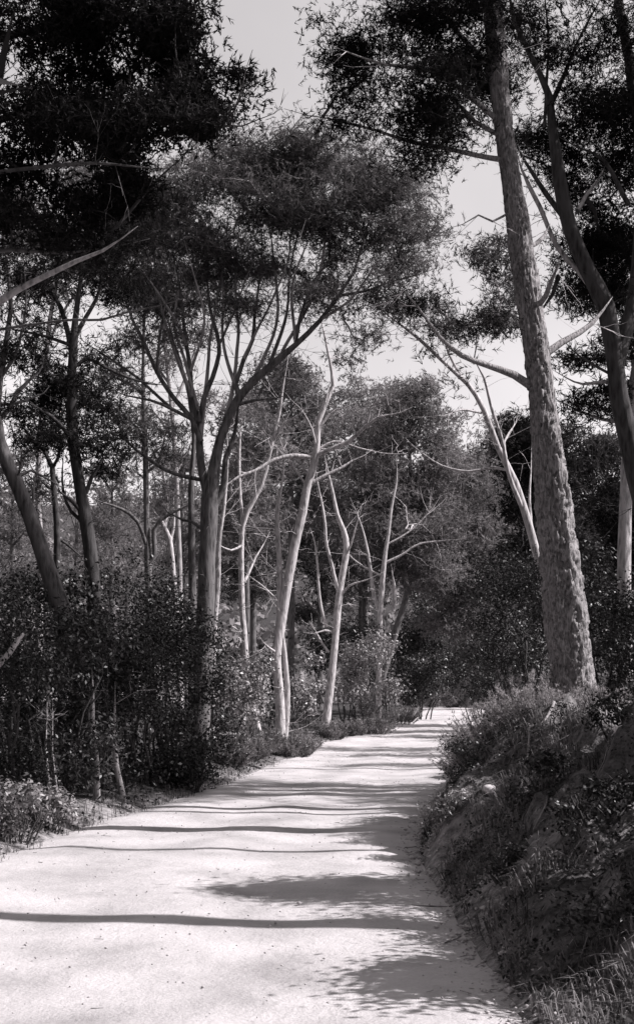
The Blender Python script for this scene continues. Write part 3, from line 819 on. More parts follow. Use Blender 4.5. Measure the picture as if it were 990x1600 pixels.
# ------------------------------------------------------------------ main spreading pine and its neighbours
tree('pine_tree', 'large many-stemmed pine with a broad dome of fine twigs filling the middle of the view', 'tree', 20,
     [(318, 1010, 29.6), (322, 940, 26.5), (324, 880, 25.7), (327, 824, 26.5), (328, 780, 26.5), (334, 735, 20.3), (343, 690, 15), (358, 650, 14), (374, 620, 13), (395, 595, 12), (425, 570, 11),
      (462, 538, 9), (500, 500, 7.5), (530, 460, 6), (553, 425, 5.46), (562, 395, 3.9), (575, 350, 2.34)],
     limbs=[['bark_twig', (312, 690, 9), (322, 600, 6), (330, 520, 5), (345, 430, 3)], ['bark_twig', (300, 620, 7), (270, 540, 5), (250, 470, 4), (240, 400, 3)],  # upper limbs coloured paler than the trunk to look sunlit
            ['bark_twig', (345, 690, 8), (365, 600, 6), (372, 520, 5), (368, 440, 4), (372, 360, 2)], ['bark_twig', (395, 595, 7), (430, 510, 5), (430, 430, 4), (420, 350, 2)],
            ['bark_twig', (430, 568, 6), (480, 480, 5), (505, 400, 4), (505, 330, 2)], ['bark_twig', (298, 580, 5), (320, 500, 4), (300, 420, 3)],
            [(245, 580, 5), (250, 520, 4), (262, 460, 3)], ['bark_twig', (500, 500, 5), (545, 470, 4), (590, 410, 3)], [(270, 640, 5), (215, 590, 4), (170, 560, 3), (140, 540, 2)],
            ['bark_twig', (374, 620, 7), (350, 540, 5), (348, 450, 4), (335, 370, 3)], ['bark_twig', (462, 538, 5), (455, 450, 4), (480, 380, 3)], ['bark_twig', (380, 560, 5), (410, 500, 4), (445, 420, 3), (460, 340, 2)],
            ['bark_twig', (292, 540, 5), (262, 480, 4), (228, 430, 3)], ['bark_twig', (310, 640, 6), (288, 560, 5), (272, 500, 4), (285, 430, 3)],
            [(328, 790, 15.6), (316, 740, 12.5), (312, 700, 11.7), (310, 660, 10.1), (300, 620, 9.36), (298, 580, 7.8), (292, 540, 6.24), (285, 480, 4.68), (275, 420, 3.12)],
            [(313, 690, 10.1), (300, 655, 8.58), (275, 625, 7.8), (245, 580, 6.24), (225, 535, 5.46), (205, 495, 3.9), (190, 450, 2.34)],
            [(374, 622, 10.1), (368, 600, 7.8), (380, 560, 7.02), (394, 530, 6.24), (398, 490, 4.68), (405, 430, 3.12), (410, 370, 2.34)],
            [(312, 660, 9.36), (320, 620, 8.58), (332, 590, 7.8), (342, 552, 7.02), (338, 520, 6.24), (328, 480, 4.68), (325, 430, 3.12)],
            [(338, 545, 4.68), (356, 510, 3.9), (372, 470, 3.12), (390, 420, 2.34)],
            [(462, 535, 6.24), (470, 490, 5.46), (490, 440, 3.9), (520, 400, 3.12), (540, 360, 2.34)],
            [(420, 572, 6.24), (440, 520, 5.46), (450, 470, 3.9), (455, 410, 3.12), (470, 350, 2.34)],
            [(530, 462, 4.68), (570, 455, 3.9), (610, 440, 3.12), (650, 430, 2.34)],
            [(560, 400, 3.12), (590, 372, 3.12), (612, 350, 2.34), (640, 330, 1.56)],
            [(316, 750, 7.02), (290, 745, 6.24), (260, 735, 5.46), (230, 715, 4.68), (200, 690, 3.9), (180, 650, 3.12), (165, 610, 2.34)],
            [(300, 655, 6.24), (270, 640, 5.46), (235, 625, 3.9), (200, 618, 3.12)],
            [(322, 830, 5.46), (300, 815, 4.68), (285, 812, 3.9), (262, 800, 3.12)],
            [(512, 345, 3.9), (500, 320, 3.9), (485, 300, 3.12), (478, 285, 1.56)],
            [(372, 632, 6.24), (400, 625, 4.68), (430, 622, 3.12)],
            [(330, 800, 12.5), (350, 760, 10.1), (352, 720, 8.58), (366, 680, 6.24), (372, 640, 4.68)]],
     blobs=[(270, 300, 50, 40, 30), (330, 280, 80, 50, 56, 0), (390, 245, 60, 30, 34), (430, 280, 90, 50, 60, .3), (480, 245, 60, 26, 30), (580, 290, 60, 35, 30), (530, 280, 80, 50, 46), (610, 330, 70, 55, 44), (650, 400, 50, 50, 30), (560, 380, 80, 45, 36, .5),
            (440, 350, 90, 50, 40, .6), (400, 430, 70, 36, 24, 1), (300, 430, 60, 36, 22, 1), (490, 420, 60, 36, 22, 1), (360, 500, 60, 24, 10, 1.5), (340, 390, 80, 50, 40, .4), (300, 350, 60, 40, 26), (400, 320, 80, 40, 34), (520, 340, 70, 40, 34), (260, 350, 60, 50, 24), (250, 430, 60, 40, 16), (420, 440, 80, 40, 20, .6), (600, 450, 70, 28, 24),
            (500, 470, 60, 28, 14), (350, 480, 60, 34, 12), (660, 340, 30, 40, 12), (560, 520, 60, 20, 7), (240, 520, 50, 30, 6), (190, 600, 40, 30, 5)],
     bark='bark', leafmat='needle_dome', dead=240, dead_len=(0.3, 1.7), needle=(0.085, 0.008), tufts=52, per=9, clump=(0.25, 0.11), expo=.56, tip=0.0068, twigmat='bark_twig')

tree('pine_tree', 'thin half-shaded trunk hard against the left side of the many-stemmed pine', 'tree', 21.5,
     [(300, 980, 13), (300, 900, 12), (299, 820, 11), (300, 740, 9), (303, 690, 7), (296, 620, 5), (280, 560, 4), (262, 500, 3)],
     blobs=[(270, 480, 60, 30, 14), (240, 540, 50, 24, 8)], bark='bark', leafmat='needle', dead=22, dead_len=(.3, 1.2), needle=(.12, .011), tufts=26, tip=0.004)

tree('pine_tree', 'pale stem glimpsed just right of the many-stemmed trunk', 'tree', 24,
     [(333, 1030, 9), (336, 960, 9), (341, 900, 8), (342, 850, 7), (350, 790, 6), (356, 720, 4)],
     bark='bark_pale', dead=14, dead_len=(.3, 1.0))

tree('pine_tree', 'dark upright pine with drooping dark foliage pads, second trunk from the left edge', 'tree', 18,
     [(150, 960, 24), (145, 900, 22), (140, 850, 21), (130, 790, 19), (122, 740, 17), (116, 700, 18), (112, 640, 16), (113, 580, 15), (116, 530, 14), (118, 500, 10), (124, 450, 7), (135, 380, 5), (150, 300, 3)],
     limbs=[[(114, 560, 9), (106, 520, 8), (95, 480, 7), (80, 455, 5)], [(118, 525, 9), (132, 500, 7), (150, 470, 6), (160, 440, 4), (168, 400, 3)],
            [(113, 575, 7), (135, 560, 6), (165, 575, 5), (200, 590, 4), (235, 600, 3)], [(116, 695, 8), (100, 670, 7), (80, 650, 6), (55, 635, 4)],
            [(110, 540, 6), (80, 528, 5), (50, 520, 4), (20, 515, 3)], [(135, 770, 8), (145, 745, 6), (160, 720, 4)], [(128, 800, 7), (110, 780, 5), (95, 768, 4)],
            [(134, 820, 6), (112, 800, 5), (100, 770, 4), (98, 735, 3)]],
     blobs=[(80, 600, 45, 22, 18), (110, 625, 50, 30, 26, .5), (150, 690, 30, 22, 14), (60, 650, 40, 18, 14), (160, 560, 30, 18, 6), (95, 690, 35, 20, 12), (140, 640, 20, 40, 10),
            (120, 430, 90, 30, 20), (60, 470, 50, 30, 10), (160, 380, 80, 40, 20), (60, 560, 30, 14, 5), (170, 730, 20, 24, 5)],
     bark='bark_dark', leafmat='needle_dark', dead=40, dead_len=(.3, 1.1), needle=(.11, .010), tufts=34, clump=(.24, .12), tip=0.005)

tree('pine_tree', 'dark leaning trunk at the left edge, slanting up out of the picture', 'tree', 15.5,
     [(108, 985, 30.6), (85, 920, 27.2), (68, 865, 24.6), (50, 810, 24.6), (30, 762, 22.9), (12, 725, 22.1), (0, 690, 18.7), (-6, 640, 15.3), (0, 590, 11.9), (10, 540, 9.35), (18, 480, 6.8), (10, 400, 5.1)],
     limbs=[[(0, 655, 7.65), (14, 640, 7.65), (28, 612, 7.65), (45, 595, 5.1), (62, 582, 3.4)], [(0, 630, 5.95), (20, 632, 5.1), (45, 625, 4.25), (68, 615, 2.55)],
            [(25, 745, 5.1), (50, 735, 4.25), (75, 748, 3.4), (95, 760, 1.7)], [(48, 800, 5.1), (52, 770, 4.25), (54, 745, 2.55)], [(2, 590, 5.95), (22, 560, 5.1), (35, 520, 4.25), (42, 480, 3.4), (40, 430, 2.55)],
            [(28, 750, 4.25), (31, 735, 3.4), (33, 718, 2.55)]],
     blobs=[(20, 560, 36, 24, 10), (40, 520, 40, 24, 10), (10, 640, 26, 16, 6), (-40, 400, 90, 60, 30), (50, 420, 60, 30, 14)],
     bark='bark', leafmat='needle_dark', dead=26, dead_len=(.2, .8), needle=(.10, .009), tufts=30, clump=(.2, .1), tip=0.004)

tree('small_pine', 'thin forked young pine between the leaning trunk and the dark upright pine', 'tree', 22,
     [(92, 950, 12), (90, 880, 11), (90, 820, 10), (85, 765, 9), (82, 730, 9), (70, 705, 6), (52, 690, 5), (35, 665, 3)],
     limbs=[[(82, 732, 6), (92, 712, 5), (96, 690, 4), (92, 668, 3)], [(88, 770, 5), (75, 760, 4), (58, 745, 3)], [(90, 840, 5), (105, 850, 4), (125, 868, 3)]],
     blobs=[(40, 680, 40, 20, 8), (70, 760, 30, 16, 8), (40, 790, 40, 20, 10, 2)], bark='bark_dark', leafmat='needle', dead=18, dead_len=(.3, 1.), tufts=24, tip=.004)

tree('pine_tree', 'straight thin pine in the gap left of the many-stemmed pine', 'tree', 26,
     [(233, 960, 12), (232, 890, 11), (230, 820, 9), (228, 740, 9), (226, 680, 8), (224, 610, 7), (224, 550, 5), (226, 480, 4), (222, 400, 3)],
     limbs=[[(232, 880, 8), (241, 868, 8), (240, 845, 8), (240, 830, 8), (252, 812, 7), (270, 800, 6), (295, 788, 4)], [(229, 700, 5), (215, 670, 4), (195, 650, 3)],
            [(228, 740, 5), (248, 722, 4), (256, 690, 3), (262, 660, 2)], [(226, 620, 5), (205, 600, 4), (180, 590, 3), (150, 570, 2)],
            [(231, 860, 6), (215, 815, 6), (190, 795, 5), (160, 785, 3)]],
     blobs=[(240, 670, 60, 30, 20), (200, 700, 50, 24, 14), (265, 720, 36, 26, 10), (220, 600, 60, 24, 12), (225, 480, 60, 40, 24), (195, 650, 40, 20, 8),
            (150, 410, 90, 40, 50), (240, 370, 80, 50, 60), (120, 330, 90, 40, 46), (220, 300, 70, 40, 40), (300, 440, 60, 40, 26)],
     bark='bark', leafmat='needle', dead=36, dead_len=(.3, 1.5), needle=(.13, .013), tufts=30, clump=(.3, .13), tip=.005)

tree('small_pine', 'short pale leaning pine low in the gap left of the many-stemmed pine', 'tree', 28,
     [(275, 950, 9), (270, 890, 8), (264, 840, 8), (252, 815, 6), (236, 795, 4)],
     limbs=[[(266, 850, 5), (272, 820, 4), (270, 790, 3)], [(258, 825, 5), (262, 790, 4), (258, 755, 3), (250, 720, 2)]],
     blobs=[(262, 740, 36, 24, 12), (250, 790, 40, 16, 8)], bark='bark_pale', leafmat='needle_pale', dead=20, dead_len=(.3, 1.), tufts=26, needle=(.14, .014), clump=(.3, .12), tip=.004)

tree('pine_tree', 'black overhanging pine crown filling the top left corner, with one sunlit limb', 'tree', 10.5,
     [(-230, 1180, 48), (-220, 1000, 44.8), (-205, 800, 41.6), (-180, 600, 38.4), (-160, 420, 33.6), (-130, 250, 28.8), (-90, 80, 24), (-40, -80, 17.6), (20, -220, 11.2)],
     limbs=[['bark_pale', (-165, 560, 19.2), (-80, 520, 14.4), (0, 472, 11.2), (35, 450, 9.6), (70, 432, 8.8), (120, 408, 7.2), (160, 392, 5), (190, 372, 3)], ['bark_dark', (100, 412, 7), (160, 375, 6), (217, 310, 5), (250, 275, 3), (283, 247, 2)],  # light painted in: sunlit stretch pale, its shaded continuation dark
            [(-160, 540, 9.6), (-60, 525, 6.4), (0, 514, 4.8), (60, 505, 4), (110, 500, 4), (160, 500, 4), (200, 488, 3.2), (250, 478, 2.4)],
            ['bark_dark', (-120, 230, 17.6), (-40, 200, 12.8), (60, 170, 9.6), (160, 160, 7.2), (250, 170, 4.8), (310, 180, 3.2)],
            ['bark_dark', (-90, 100, 16), (0, 60, 12), (100, 40, 8.8), (200, 30, 6.4), (290, 20, 4)],
            [(-130, 270, 11.2), (-40, 270, 8), (60, 262, 6.4), (150, 255, 4.8), (240, 262, 2.4)],
            [(-40, -80, 12.8), (80, -120, 8.8), (200, -110, 5.6)],
            [(310, 185, 4.8), (345, 195, 4), (366, 175, 3.2), (376, 145, 2.4), (384, 108, 1.6)],
            [(350, 196, 3.2), (380, 198, 2.4), (405, 188, 1.6), (428, 178, 1.2)],
            [(-150, 420, 11.2), (-60, 400, 8), (20, 390, 6.4), (100, 395, 4.8), (180, 385, 3.2)]],
     blobs=[(60, 20, 110, 50, 46), (200, 20, 110, 50, 46), (110, 90, 110, 45, 44, .4), (240, 100, 90, 45, 40, .3), (280, 50, 36, 55, 36), (290, 155, 40, 42, 34), (60, 160, 100, 40, 40),
            (180, 170, 100, 40, 44), (240, 205, 90, 24, 28), (90, 225, 110, 20, 24), (330, 205, 26, 10, 10), (374, 130, 14, 32, 5, 0, .2), (372, 180, 16, 10, 3,0,.2),
            (40, 290, 70, 18, 14), (120, 320, 90, 20, 14, .5), (60, 370, 80, 18, 14), (30, 250, 60, 16, 20), (170, 260, 60, 14, 20), (20, 340, 60, 16, 18), (150, 350, 60, 14, 12, .4), (-120, 0, 120, 160, 40), (100, -140, 250, 90, 60), (130, 400, 60, 14, 6), (210, 290, 50, 20, 8)],
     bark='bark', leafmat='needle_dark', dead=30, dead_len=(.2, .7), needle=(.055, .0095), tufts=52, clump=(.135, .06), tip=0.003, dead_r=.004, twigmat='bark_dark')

# ------------------------------------------------------------------ dense crowns in the middle distance
def crown_tree(label, d, px, top, base, w, tiers, mat='needle', seed=0, name='pine_tree', tw=12, lean=0, n=34, dead=18, bark='bark'):
    """rounded pine seen at 35-60 m: trunk at px, crown from row top to row base, w pixels wide"""
    g = HOR + (EYE - H1((px - 495) * d / F, d)) * F / d
    tr = [(px + lean, g, tw), (px + lean * 0.5, (g + base) / 2, tw * 0.9), (px, base, tw * 0.75), (px, (base + top) / 2, tw * 0.5), (px, top + (base - top) * .15, tw * 0.25)]
    bl, lm = [], []
    for k in range(tiers):
        u = (k + 0.5) / tiers
        cy = base + (top - base) * u
        ww = w * 0.5 * math.sin(math.pi * (0.22 + 0.66 * u)) ** 0.8
        hh = (base - top) / tiers * 0.62
        m = max(1, int(round(ww * 2 / 80)))
        for j in range(m + 1):
            ox = (-1 + 2 * (j + RNG.uniform(0.3, 0.7)) / (m + 1)) * ww * 0.75
            bl.append((px + ox, cy + RNG.uniform(-.3, .3) * hh, ww / (m + 1) * 1.3, hh, int(1.7 * n / (m + 1) * (0.6 + ww / w)), RNG.uniform(-0.8, 0.5)))
            lm.append([(px, cy + hh * 0.9, tw * .4), (px + ox * .5, cy + hh * .5, tw * .28), (px + ox, cy, tw * .14)])
    return tree(name, label, 'tree', d, tr, limbs=lm, blobs=bl, bark=bark, leafmat=mat, dead=dead, dead_len=(.5, 1.6), dead_r=.009,
                needle=(.155, .026), tufts=28, per=7, clump=(.34, .17), tip=.006, sides=8, spread=.5, sub=12)

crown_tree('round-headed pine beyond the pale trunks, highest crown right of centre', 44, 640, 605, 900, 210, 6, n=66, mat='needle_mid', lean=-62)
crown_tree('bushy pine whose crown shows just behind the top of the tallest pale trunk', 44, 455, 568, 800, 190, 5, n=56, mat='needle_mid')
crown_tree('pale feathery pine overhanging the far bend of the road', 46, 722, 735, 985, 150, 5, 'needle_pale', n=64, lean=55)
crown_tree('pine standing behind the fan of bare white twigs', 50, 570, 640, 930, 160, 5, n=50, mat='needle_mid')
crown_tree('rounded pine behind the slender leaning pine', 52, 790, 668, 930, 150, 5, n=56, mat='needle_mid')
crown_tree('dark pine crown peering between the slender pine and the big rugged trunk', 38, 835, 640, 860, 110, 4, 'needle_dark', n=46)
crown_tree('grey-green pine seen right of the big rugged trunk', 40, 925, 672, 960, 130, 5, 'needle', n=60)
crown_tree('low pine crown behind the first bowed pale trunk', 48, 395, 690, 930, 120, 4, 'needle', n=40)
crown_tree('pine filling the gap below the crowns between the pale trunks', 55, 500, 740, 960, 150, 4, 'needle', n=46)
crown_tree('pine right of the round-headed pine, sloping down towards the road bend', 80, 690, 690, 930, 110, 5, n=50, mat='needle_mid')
crown_tree('far dark pine at the right edge above the bushes', 36, 990, 740, 960, 110, 4, 'needle_dark', n=40)

# ------------------------------------------------------------------ pines out of view whose shadows fall across the road
def shade_pine(label, x, y, h, r, cw, lean=0.0, z0=8.4, n=90, leany=0.0):
    """tall bare-stemmed pine given in metres"""
    g = H1(x, y)
    f = F / y
    def q(xx, zz, ww):
        dy = leany * np.clip((zz - g) / 7, 0, 1) ** 1.5 + .06 * math.sin(zz * .9 + x)
        ff = F / (y + dy)
        return (495 + xx * ff, HOR - (zz - EYE) * ff, ww * 2 * ff, dy)
    tr = [q(x, g, r * 1.15), q(x + lean * .3, g + h * .25, r), q(x + lean * .8, g + h * .5, r * .85), q(x + lean, g + h * .75, r * .6), q(x + lean * .8, g + h, r * .25)]
    bl = []
    for k in range(9):
        a = RNG.uniform(0, 6.28); rr = cw * RNG.uniform(.2, .6)
        c = q(x + lean + math.cos(a) * rr, RNG.uniform(z0 + .8, h), 0)
        bl.append((c[0], c[1], cw * .55 * f, .8 * f, n // 9, math.sin(a) * rr + c[3], cw * .55))
    return tree('pine_tree', label, 'tree', y, tr, blobs=bl, bark='bark', leafmat='needle_dark', dead=8, dead_len=(.3, 1.2),
                needle=(.16, .016), tufts=34, per=7, clump=(.34, .16), tip=.006, sides=10)

def from_shadow(px, py, x):
    """ground point hit by the shadow -> foot position at lateral offset x on the same shadow line"""
    dd = EYE * F / (py - HOR); X = (px - 495) * dd / F
    k = -TO_SUN[1] / TO_SUN[0]
    return x, dd - (x - X) * k

x, y = from_shadow(300, 1455, 5.0)
shade_pine('tall pine right of the picture whose straight shadow crosses the nearest stretch of road', x, y, 14.0, .15, 2.6, -.25, 8.6, 110, .5)
x, y = from_shadow(350, 1331, 5.4)
shade_pine('slim pine right of the picture casting the thin second shadow line on the road', x, y, 13, .055, 2.2, .3)
x, y = from_shadow(400, 1272, 6.2)
shade_pine('slim pine right of the picture casting the third thin shadow line on the road', x, y, 14, .06, 3.0, -.2, 7.6, 150)
x, y = from_shadow(400, 1243, 7.5)
shade_pine('thick-crowned pine right of the picture shading the dark roadside thicket', x, y, 15, .2, 3.4, .3, 8.5, 150)
shade_pine('pine right of the picture level with the dark band across the road', 8.2, 16.6, 13, .15, 3.0, .2, 5.5, 150)

shade_pine('unseen tall pine added on the bank beside the photographer, crown blocking skylight', 2.9, 3.4, 14, .2, 3.6, -1.2, 9.5, 170)  # this and the next two: unseen crowns added to cut skylight on the road
shade_pine('unseen tall pine added behind the photographer on the right to block skylight', 3.6, .2, 14, .2, 3.6, -1.0, 9.0, 150)
shade_pine('unseen tall pine added across the road from the photographer to block skylight', -4.0, 3.2, 14, .2, 3.6, .8, 9.5, 170)

# ------------------------------------------------------------------ thicket left of the road
def SX(px, d):
    return (px - 495) * d / F

lab = 'dark glossy shrub in the left thicket, '
row = [(25, 13.2, 1.5, 2.7, 'at the left edge behind the low bright plants'), (95, 14.3, 1.5, 2.6, 'nearest the small twin pale stems'),
       (165, 15.4, 1.5, 2.7, 'overhanging the short grey stump'), (225, 16.6, 1.5, 2.8, 'midway along the dark roadside edge'),
       (285, 18.0, 1.5, 2.7, 'at the right end of the dark roadside edge'),
       (0, 16.5, 2.0, 3.3, 'tall at the left edge below the leaning trunk'), (90, 17.5, 2.0, 3.5, 'around the foot of the leaning trunk'),
       (190, 19.0, 2.1, 3.8, 'reaching up beside the dark upright pine'), (270, 20.6, 2.0, 3.4, 'below the curly dark branch'),
       (300, 16.9, .9, 1.5, 'small, beside the lone sapling stem')]
for px, d, w, h, s in row:
    shrub(lab + s, SX(px, d), d, w, h, n=int(44 * w), per=150, leaf=(.056, .033), z0=-.04, stems=7)
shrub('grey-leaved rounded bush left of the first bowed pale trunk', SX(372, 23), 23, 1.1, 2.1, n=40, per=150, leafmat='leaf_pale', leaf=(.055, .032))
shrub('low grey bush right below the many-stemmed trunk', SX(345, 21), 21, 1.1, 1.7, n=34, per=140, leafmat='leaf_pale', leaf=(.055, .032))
shrub('leafy bush filling in behind the first and tallest pale trunks', SX(405, 29), 29, 1.8, 2.4, n=44, per=130, leafmat='leaf', leaf=(.08, .045))
shrub('dark bush between the tallest pale trunk and the curving one', SX(478, 34), 34, 1.7, 2.2, n=40, per=130, leafmat='leaf_pale', leaf=(.09, .05))
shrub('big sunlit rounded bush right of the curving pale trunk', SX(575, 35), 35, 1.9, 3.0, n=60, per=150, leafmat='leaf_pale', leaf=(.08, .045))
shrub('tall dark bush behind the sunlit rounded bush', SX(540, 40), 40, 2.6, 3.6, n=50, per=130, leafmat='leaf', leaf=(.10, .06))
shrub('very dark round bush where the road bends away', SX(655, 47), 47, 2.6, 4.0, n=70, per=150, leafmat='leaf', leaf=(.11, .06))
shrub('dark shrub left of the very dark round bush', SX(612, 50), 50, 2.2, 3.2, n=50, per=130, leafmat='leaf', leaf=(.11, .06))
shrub('dark bush closing the view where the road disappears', SX(648, 66), 66, 2.2, 2.6, n=60, per=130, leafmat='leaf', leaf=(.14, .08), z0=-.05)
shrub('dark low bush right behind the end of the visible road', SX(722, 68.5), 68.5, 2.6, 1.6, n=50, per=120, leafmat='leaf', leaf=(.14, .08), z0=-.05)
shrub('tall dark tree-like shrub behind the end of the visible road', SX(690, 76), 76, 5, 7.5, n=110, per=120, leafmat='leaf', leaf=(.18, .1), z0=-.05)
shrub('shrub beyond the road end', SX(690, 72), 72, 4.5, 5.2, n=70, per=120, leafmat='leaf', leaf=(.16, .09))
shrub('tall shrub beyond the right side of the bend', SX(760, 62), 62, 4.5, 5.8, n=80, per=120, leafmat='leaf', leaf=(.15, .08))
shrub('pale low bush on the bank facing the bend', SX(705, 66), 66, 1.8, 1.0, n=26, per=110, leafmat='leaf_pale', leaf=(.12, .06))
shrub('pale low bush at the far end of the road', SX(672, 67), 67, 1.4, .9, n=20, per=110, leafmat='leaf_pale', leaf=(.12, .06))

# shrubs on the right bank
shrub('dark shrub right of the road behind the bright heather', SX(770, 22), 22, 1.8, 2.0, n=50, per=140, leafmat='leaf', leaf=(.06, .035))
shrub('dark bush overhanging the right side of the road before the bend', SX(760, 33), 33, 2.2, 2.5, n=60, per=140, leafmat='leaf', leaf=(.09, .05))
shrub('tall dark bush just left of the big rugged trunk', SX(815, 18), 18, 1.5, 2.6, n=60, per=150, leafmat='leaf', leaf=(.055, .032))
shrub('leafy bush right behind the big rugged trunk', SX(945, 17), 17, 1.4, 2.1, n=50, per=150, leafmat='leaf', leaf=(.055, .032))
shrub('tall bush behind the foot of the slender leaning pine', SX(800, 27), 27, 2.4, 3.8, n=70, per=140, leafmat='leaf', leaf=(.08, .045))
shrub('broad dark bush behind the trunks on the right bank', SX(920, 25), 25, 2.6, 3.6, n=70, per=140, leafmat='leaf', leaf=(.075, .042))
shrub('dark shrub at the right edge beside the sunlit straight trunk', SX(1000, 15.5), 15.5, 1.3, 1.7, n=44, per=150, leafmat='leaf', leaf=(.05, .03))
shrub('shrub on the bank out of view that throws the lacy oval shadow', 3.6, 8.75, 1.3, 2.8, n=90, per=190, leafmat='leaf', leaf=(.07, .045))
shrub('shrub out of view on the bank throwing the nearest leafy shadow', 2.85, 6.25, 1.1, 1.85, n=76, per=190, leafmat='leaf', leaf=(.07, .045))

for x, y, h in [(2.5, 4.6, .9), (2.95, 7.5, 1.5), (3.9, 10.0, .4)]:  # unseen shrubs added to keep sun off the bank
    shrub('low dark shrub added out of view along the bank top to shade it, %s' % {4.6: 'nearest the camera', 7.5: 'between the two shadow-throwing shrubs', 10.0: 'farthest along'}[y], x, y, 1.5, h, n=50, per=120, leafmat='leaf', z0=0)
sprig_bush('bright feathery heather clump on the bank left of the big rugged trunk', SX(775, 13.2), 13.2, 1.0, .62, 240)
sprig_bush('tall heather sprigs against the foot of the big rugged trunk', SX(832, 12.2), 12.2, .7, .6, 190)
sprig_bush('small heather tuft at the right foot of the big rugged trunk', SX(885, 11.9), 11.9, .55, .36, 120)
sprig_bush('lowest heather clump overhanging the edge of the road', SX(748, 14.4), 14.4, .8, .55, 170)
sprig_bush('thin heather tuft on the bank top near the right edge', SX(955, 12.2), 12.2, .6, .3, 90)

# low plants on the left verge
shrub('bright low leafy plant in the left corner by the road', SX(30, 11.6), 11.6, .75, .62, n=40, per=70, leafmat='leaf_pale', leaf=(.05, .028), csize=.1, name='verge_plant', cat='plant', stems=10)
shrub('bright low leafy plant right of the corner plant', SX(78, 12.4), 12.4, .55, .55, n=26, per=70, leafmat='leaf_pale', leaf=(.05, .028), csize=.1, name='verge_plant', cat='plant', stems=8)
for px, d, w, h, s in [(352, 20.6, .8, .5, 'below the grey bushes'), (385, 22.3, .7, .55, 'left of the first pale trunk foot'), (458, 24.6, .75, .62, 'right of the tallest pale trunk foot'),
                       (410, 24.2, .6, .5, 'between the feet of the first two pale trunks'), (515, 31.5, .9, .45, 'below the curving pale trunk'), (585, 34.5, 1.1, .7, 'dark and rounded below the sunlit bush'),
                       (545, 33.5, .8, .5, 'left of the dark rounded one'), (625, 42, 1.2, .8, 'nearest the bend on the left')]:
    sprig_bush('low verge bush ' + s, SX(px, d), d, w, h, 110, mat='leaf_pale', name='verge_bush', needle=(.05, .012))

# small stems in the thicket
for px, d, w, top, bot, s in [(150, 14.6, 13, 1130, 1262, 'short pale stump-like stem in the dark thicket'), (183, 15.2, 11, 1150, 1250, 'leaning pale stem right of the short stump-like stem'),
                              (316, 18.2, 12, 1120, 1240, 'lone sapling stem at the right end of the thicket'), (78, 13.5, 5, 1170, 1290, 'left of the twin thin pale stems at the left verge'),
                              (88, 13.6, 4, 1175, 1290, 'right of the twin thin pale stems at the left verge')]:
    tree('sapling', s, 'tree', d, [(px + (10 if w == 11 else 0), bot, w), (px, (top + bot) / 2, w * .85), (px - 6, top, w * .7), (px - 4, top - 50, w * .4)],
         bark='bark_twig', dead=6, dead_len=(.15, .5), sides=8)

tree('broken_branch', 'bleached broken branch sticking up at the left edge of the thicket', 'branch', 12.9,
     [(-30, 1075, 8), (0, 1035, 9), (15, 1018, 9), (27, 1000, 8), (36, 990, 5)], bark='deadwood', ground=False, sides=8)

# ------------------------------------------------------------------ grass, litter, gravel, far scrub
def blades(name, x, y, hmin, hmax, w, mat, lean=0.5, downhill=0.0):
    n = len(x)
    z = HT(x, y)
    e = 0.05
    gx = (HT(x + e, y) - HT(x - e, y)) / (2 * e); gy = (HT(x, y + e) - HT(x, y - e)) / (2 * e)
    h = RNG.uniform(hmin, hmax, n)[:, None]
    a = RNG.uniform(0, 2 * np.pi, n)
    d = np.stack([np.cos(a), np.sin(a), 0 * a], -1)
    dn = np.stack([-gx, -gy, 0 * gx], -1) * downhill
    b = np.stack([x, y, z - 0.01], -1)
    bend = d * lean * RNG.uniform(.3, 1, (n, 1)) + dn
    m = b + (bend * 0.35 + np.array([0, 0, .62])) * h
    t = b + (bend + np.array([0, 0, 1.0]) - np.array([0, 0, 1]) * np.clip(np.linalg.norm(bend, axis=1, keepdims=True) * .55, 0, 1.0)) * h
    s = np.stack([-np.sin(a), np.cos(a), 0 * a], -1) * w * .5
    v = np.stack([b - s, b + s, m + s * .7, m - s * .7, t], 1).reshape(-1, 3)
    i = np.arange(n)[:, None] * 5
    me = mesh_np(name, v, [i + np.array([[0, 1, 2, 3]]), i + np.array([[3, 2, 4]])])
    return me

def scatter(n, x0, x1, y0, y1, side, smin, smax, clump=1.5, thr=-.1, fall=None):
    x = RNG.uniform(x0, x1, n); y = y0 + (y1 - y0) * RNG.uniform(0, 1, n) ** 1.3
    s, sd = road_sd(x, y)
    k = (sd * side > 0) & (s > smin) & (s < smax) & (fbm(x * clump, y * clump, side * 3.0, o=3) > thr)
    if fall:
        k &= RNG.uniform(0, 1, n) < np.exp(-(s - smin) / fall)
    return x[k], y[k]

x, y = scatter(170000, .5, 6, 4, 30, 1, 0.02, 3.5, 2.2, .02)
obj('bank_grass', blades('bank_grass', x, y, .03, .19, .0085, None, 1.0, .3), M['grass'], kind='stuff', label='dry drooping grass and weeds covering the right bank', cat='grass')
x, y = scatter(200000, -6, 6, 8, 60, -1, -0.16, 2.0, 2.4, -.05, .6)
obj('verge_grass', blades('verge_grass', x, y, .04, .20, .008, None, .7), M['grass'], kind='stuff', label='short grass fringe along the left edge of the road', cat='grass')
x, y = scatter(30000, 3, 12, 30, 72, 1, 0.0, 3.5, 1.0, -.3)
obj('far_bank_grass', blades('far_bank_grass', x, y, .08, .35, .03, None, .6), M['grass'], kind='stuff', label='grass on the far right verge towards the bend', cat='grass')

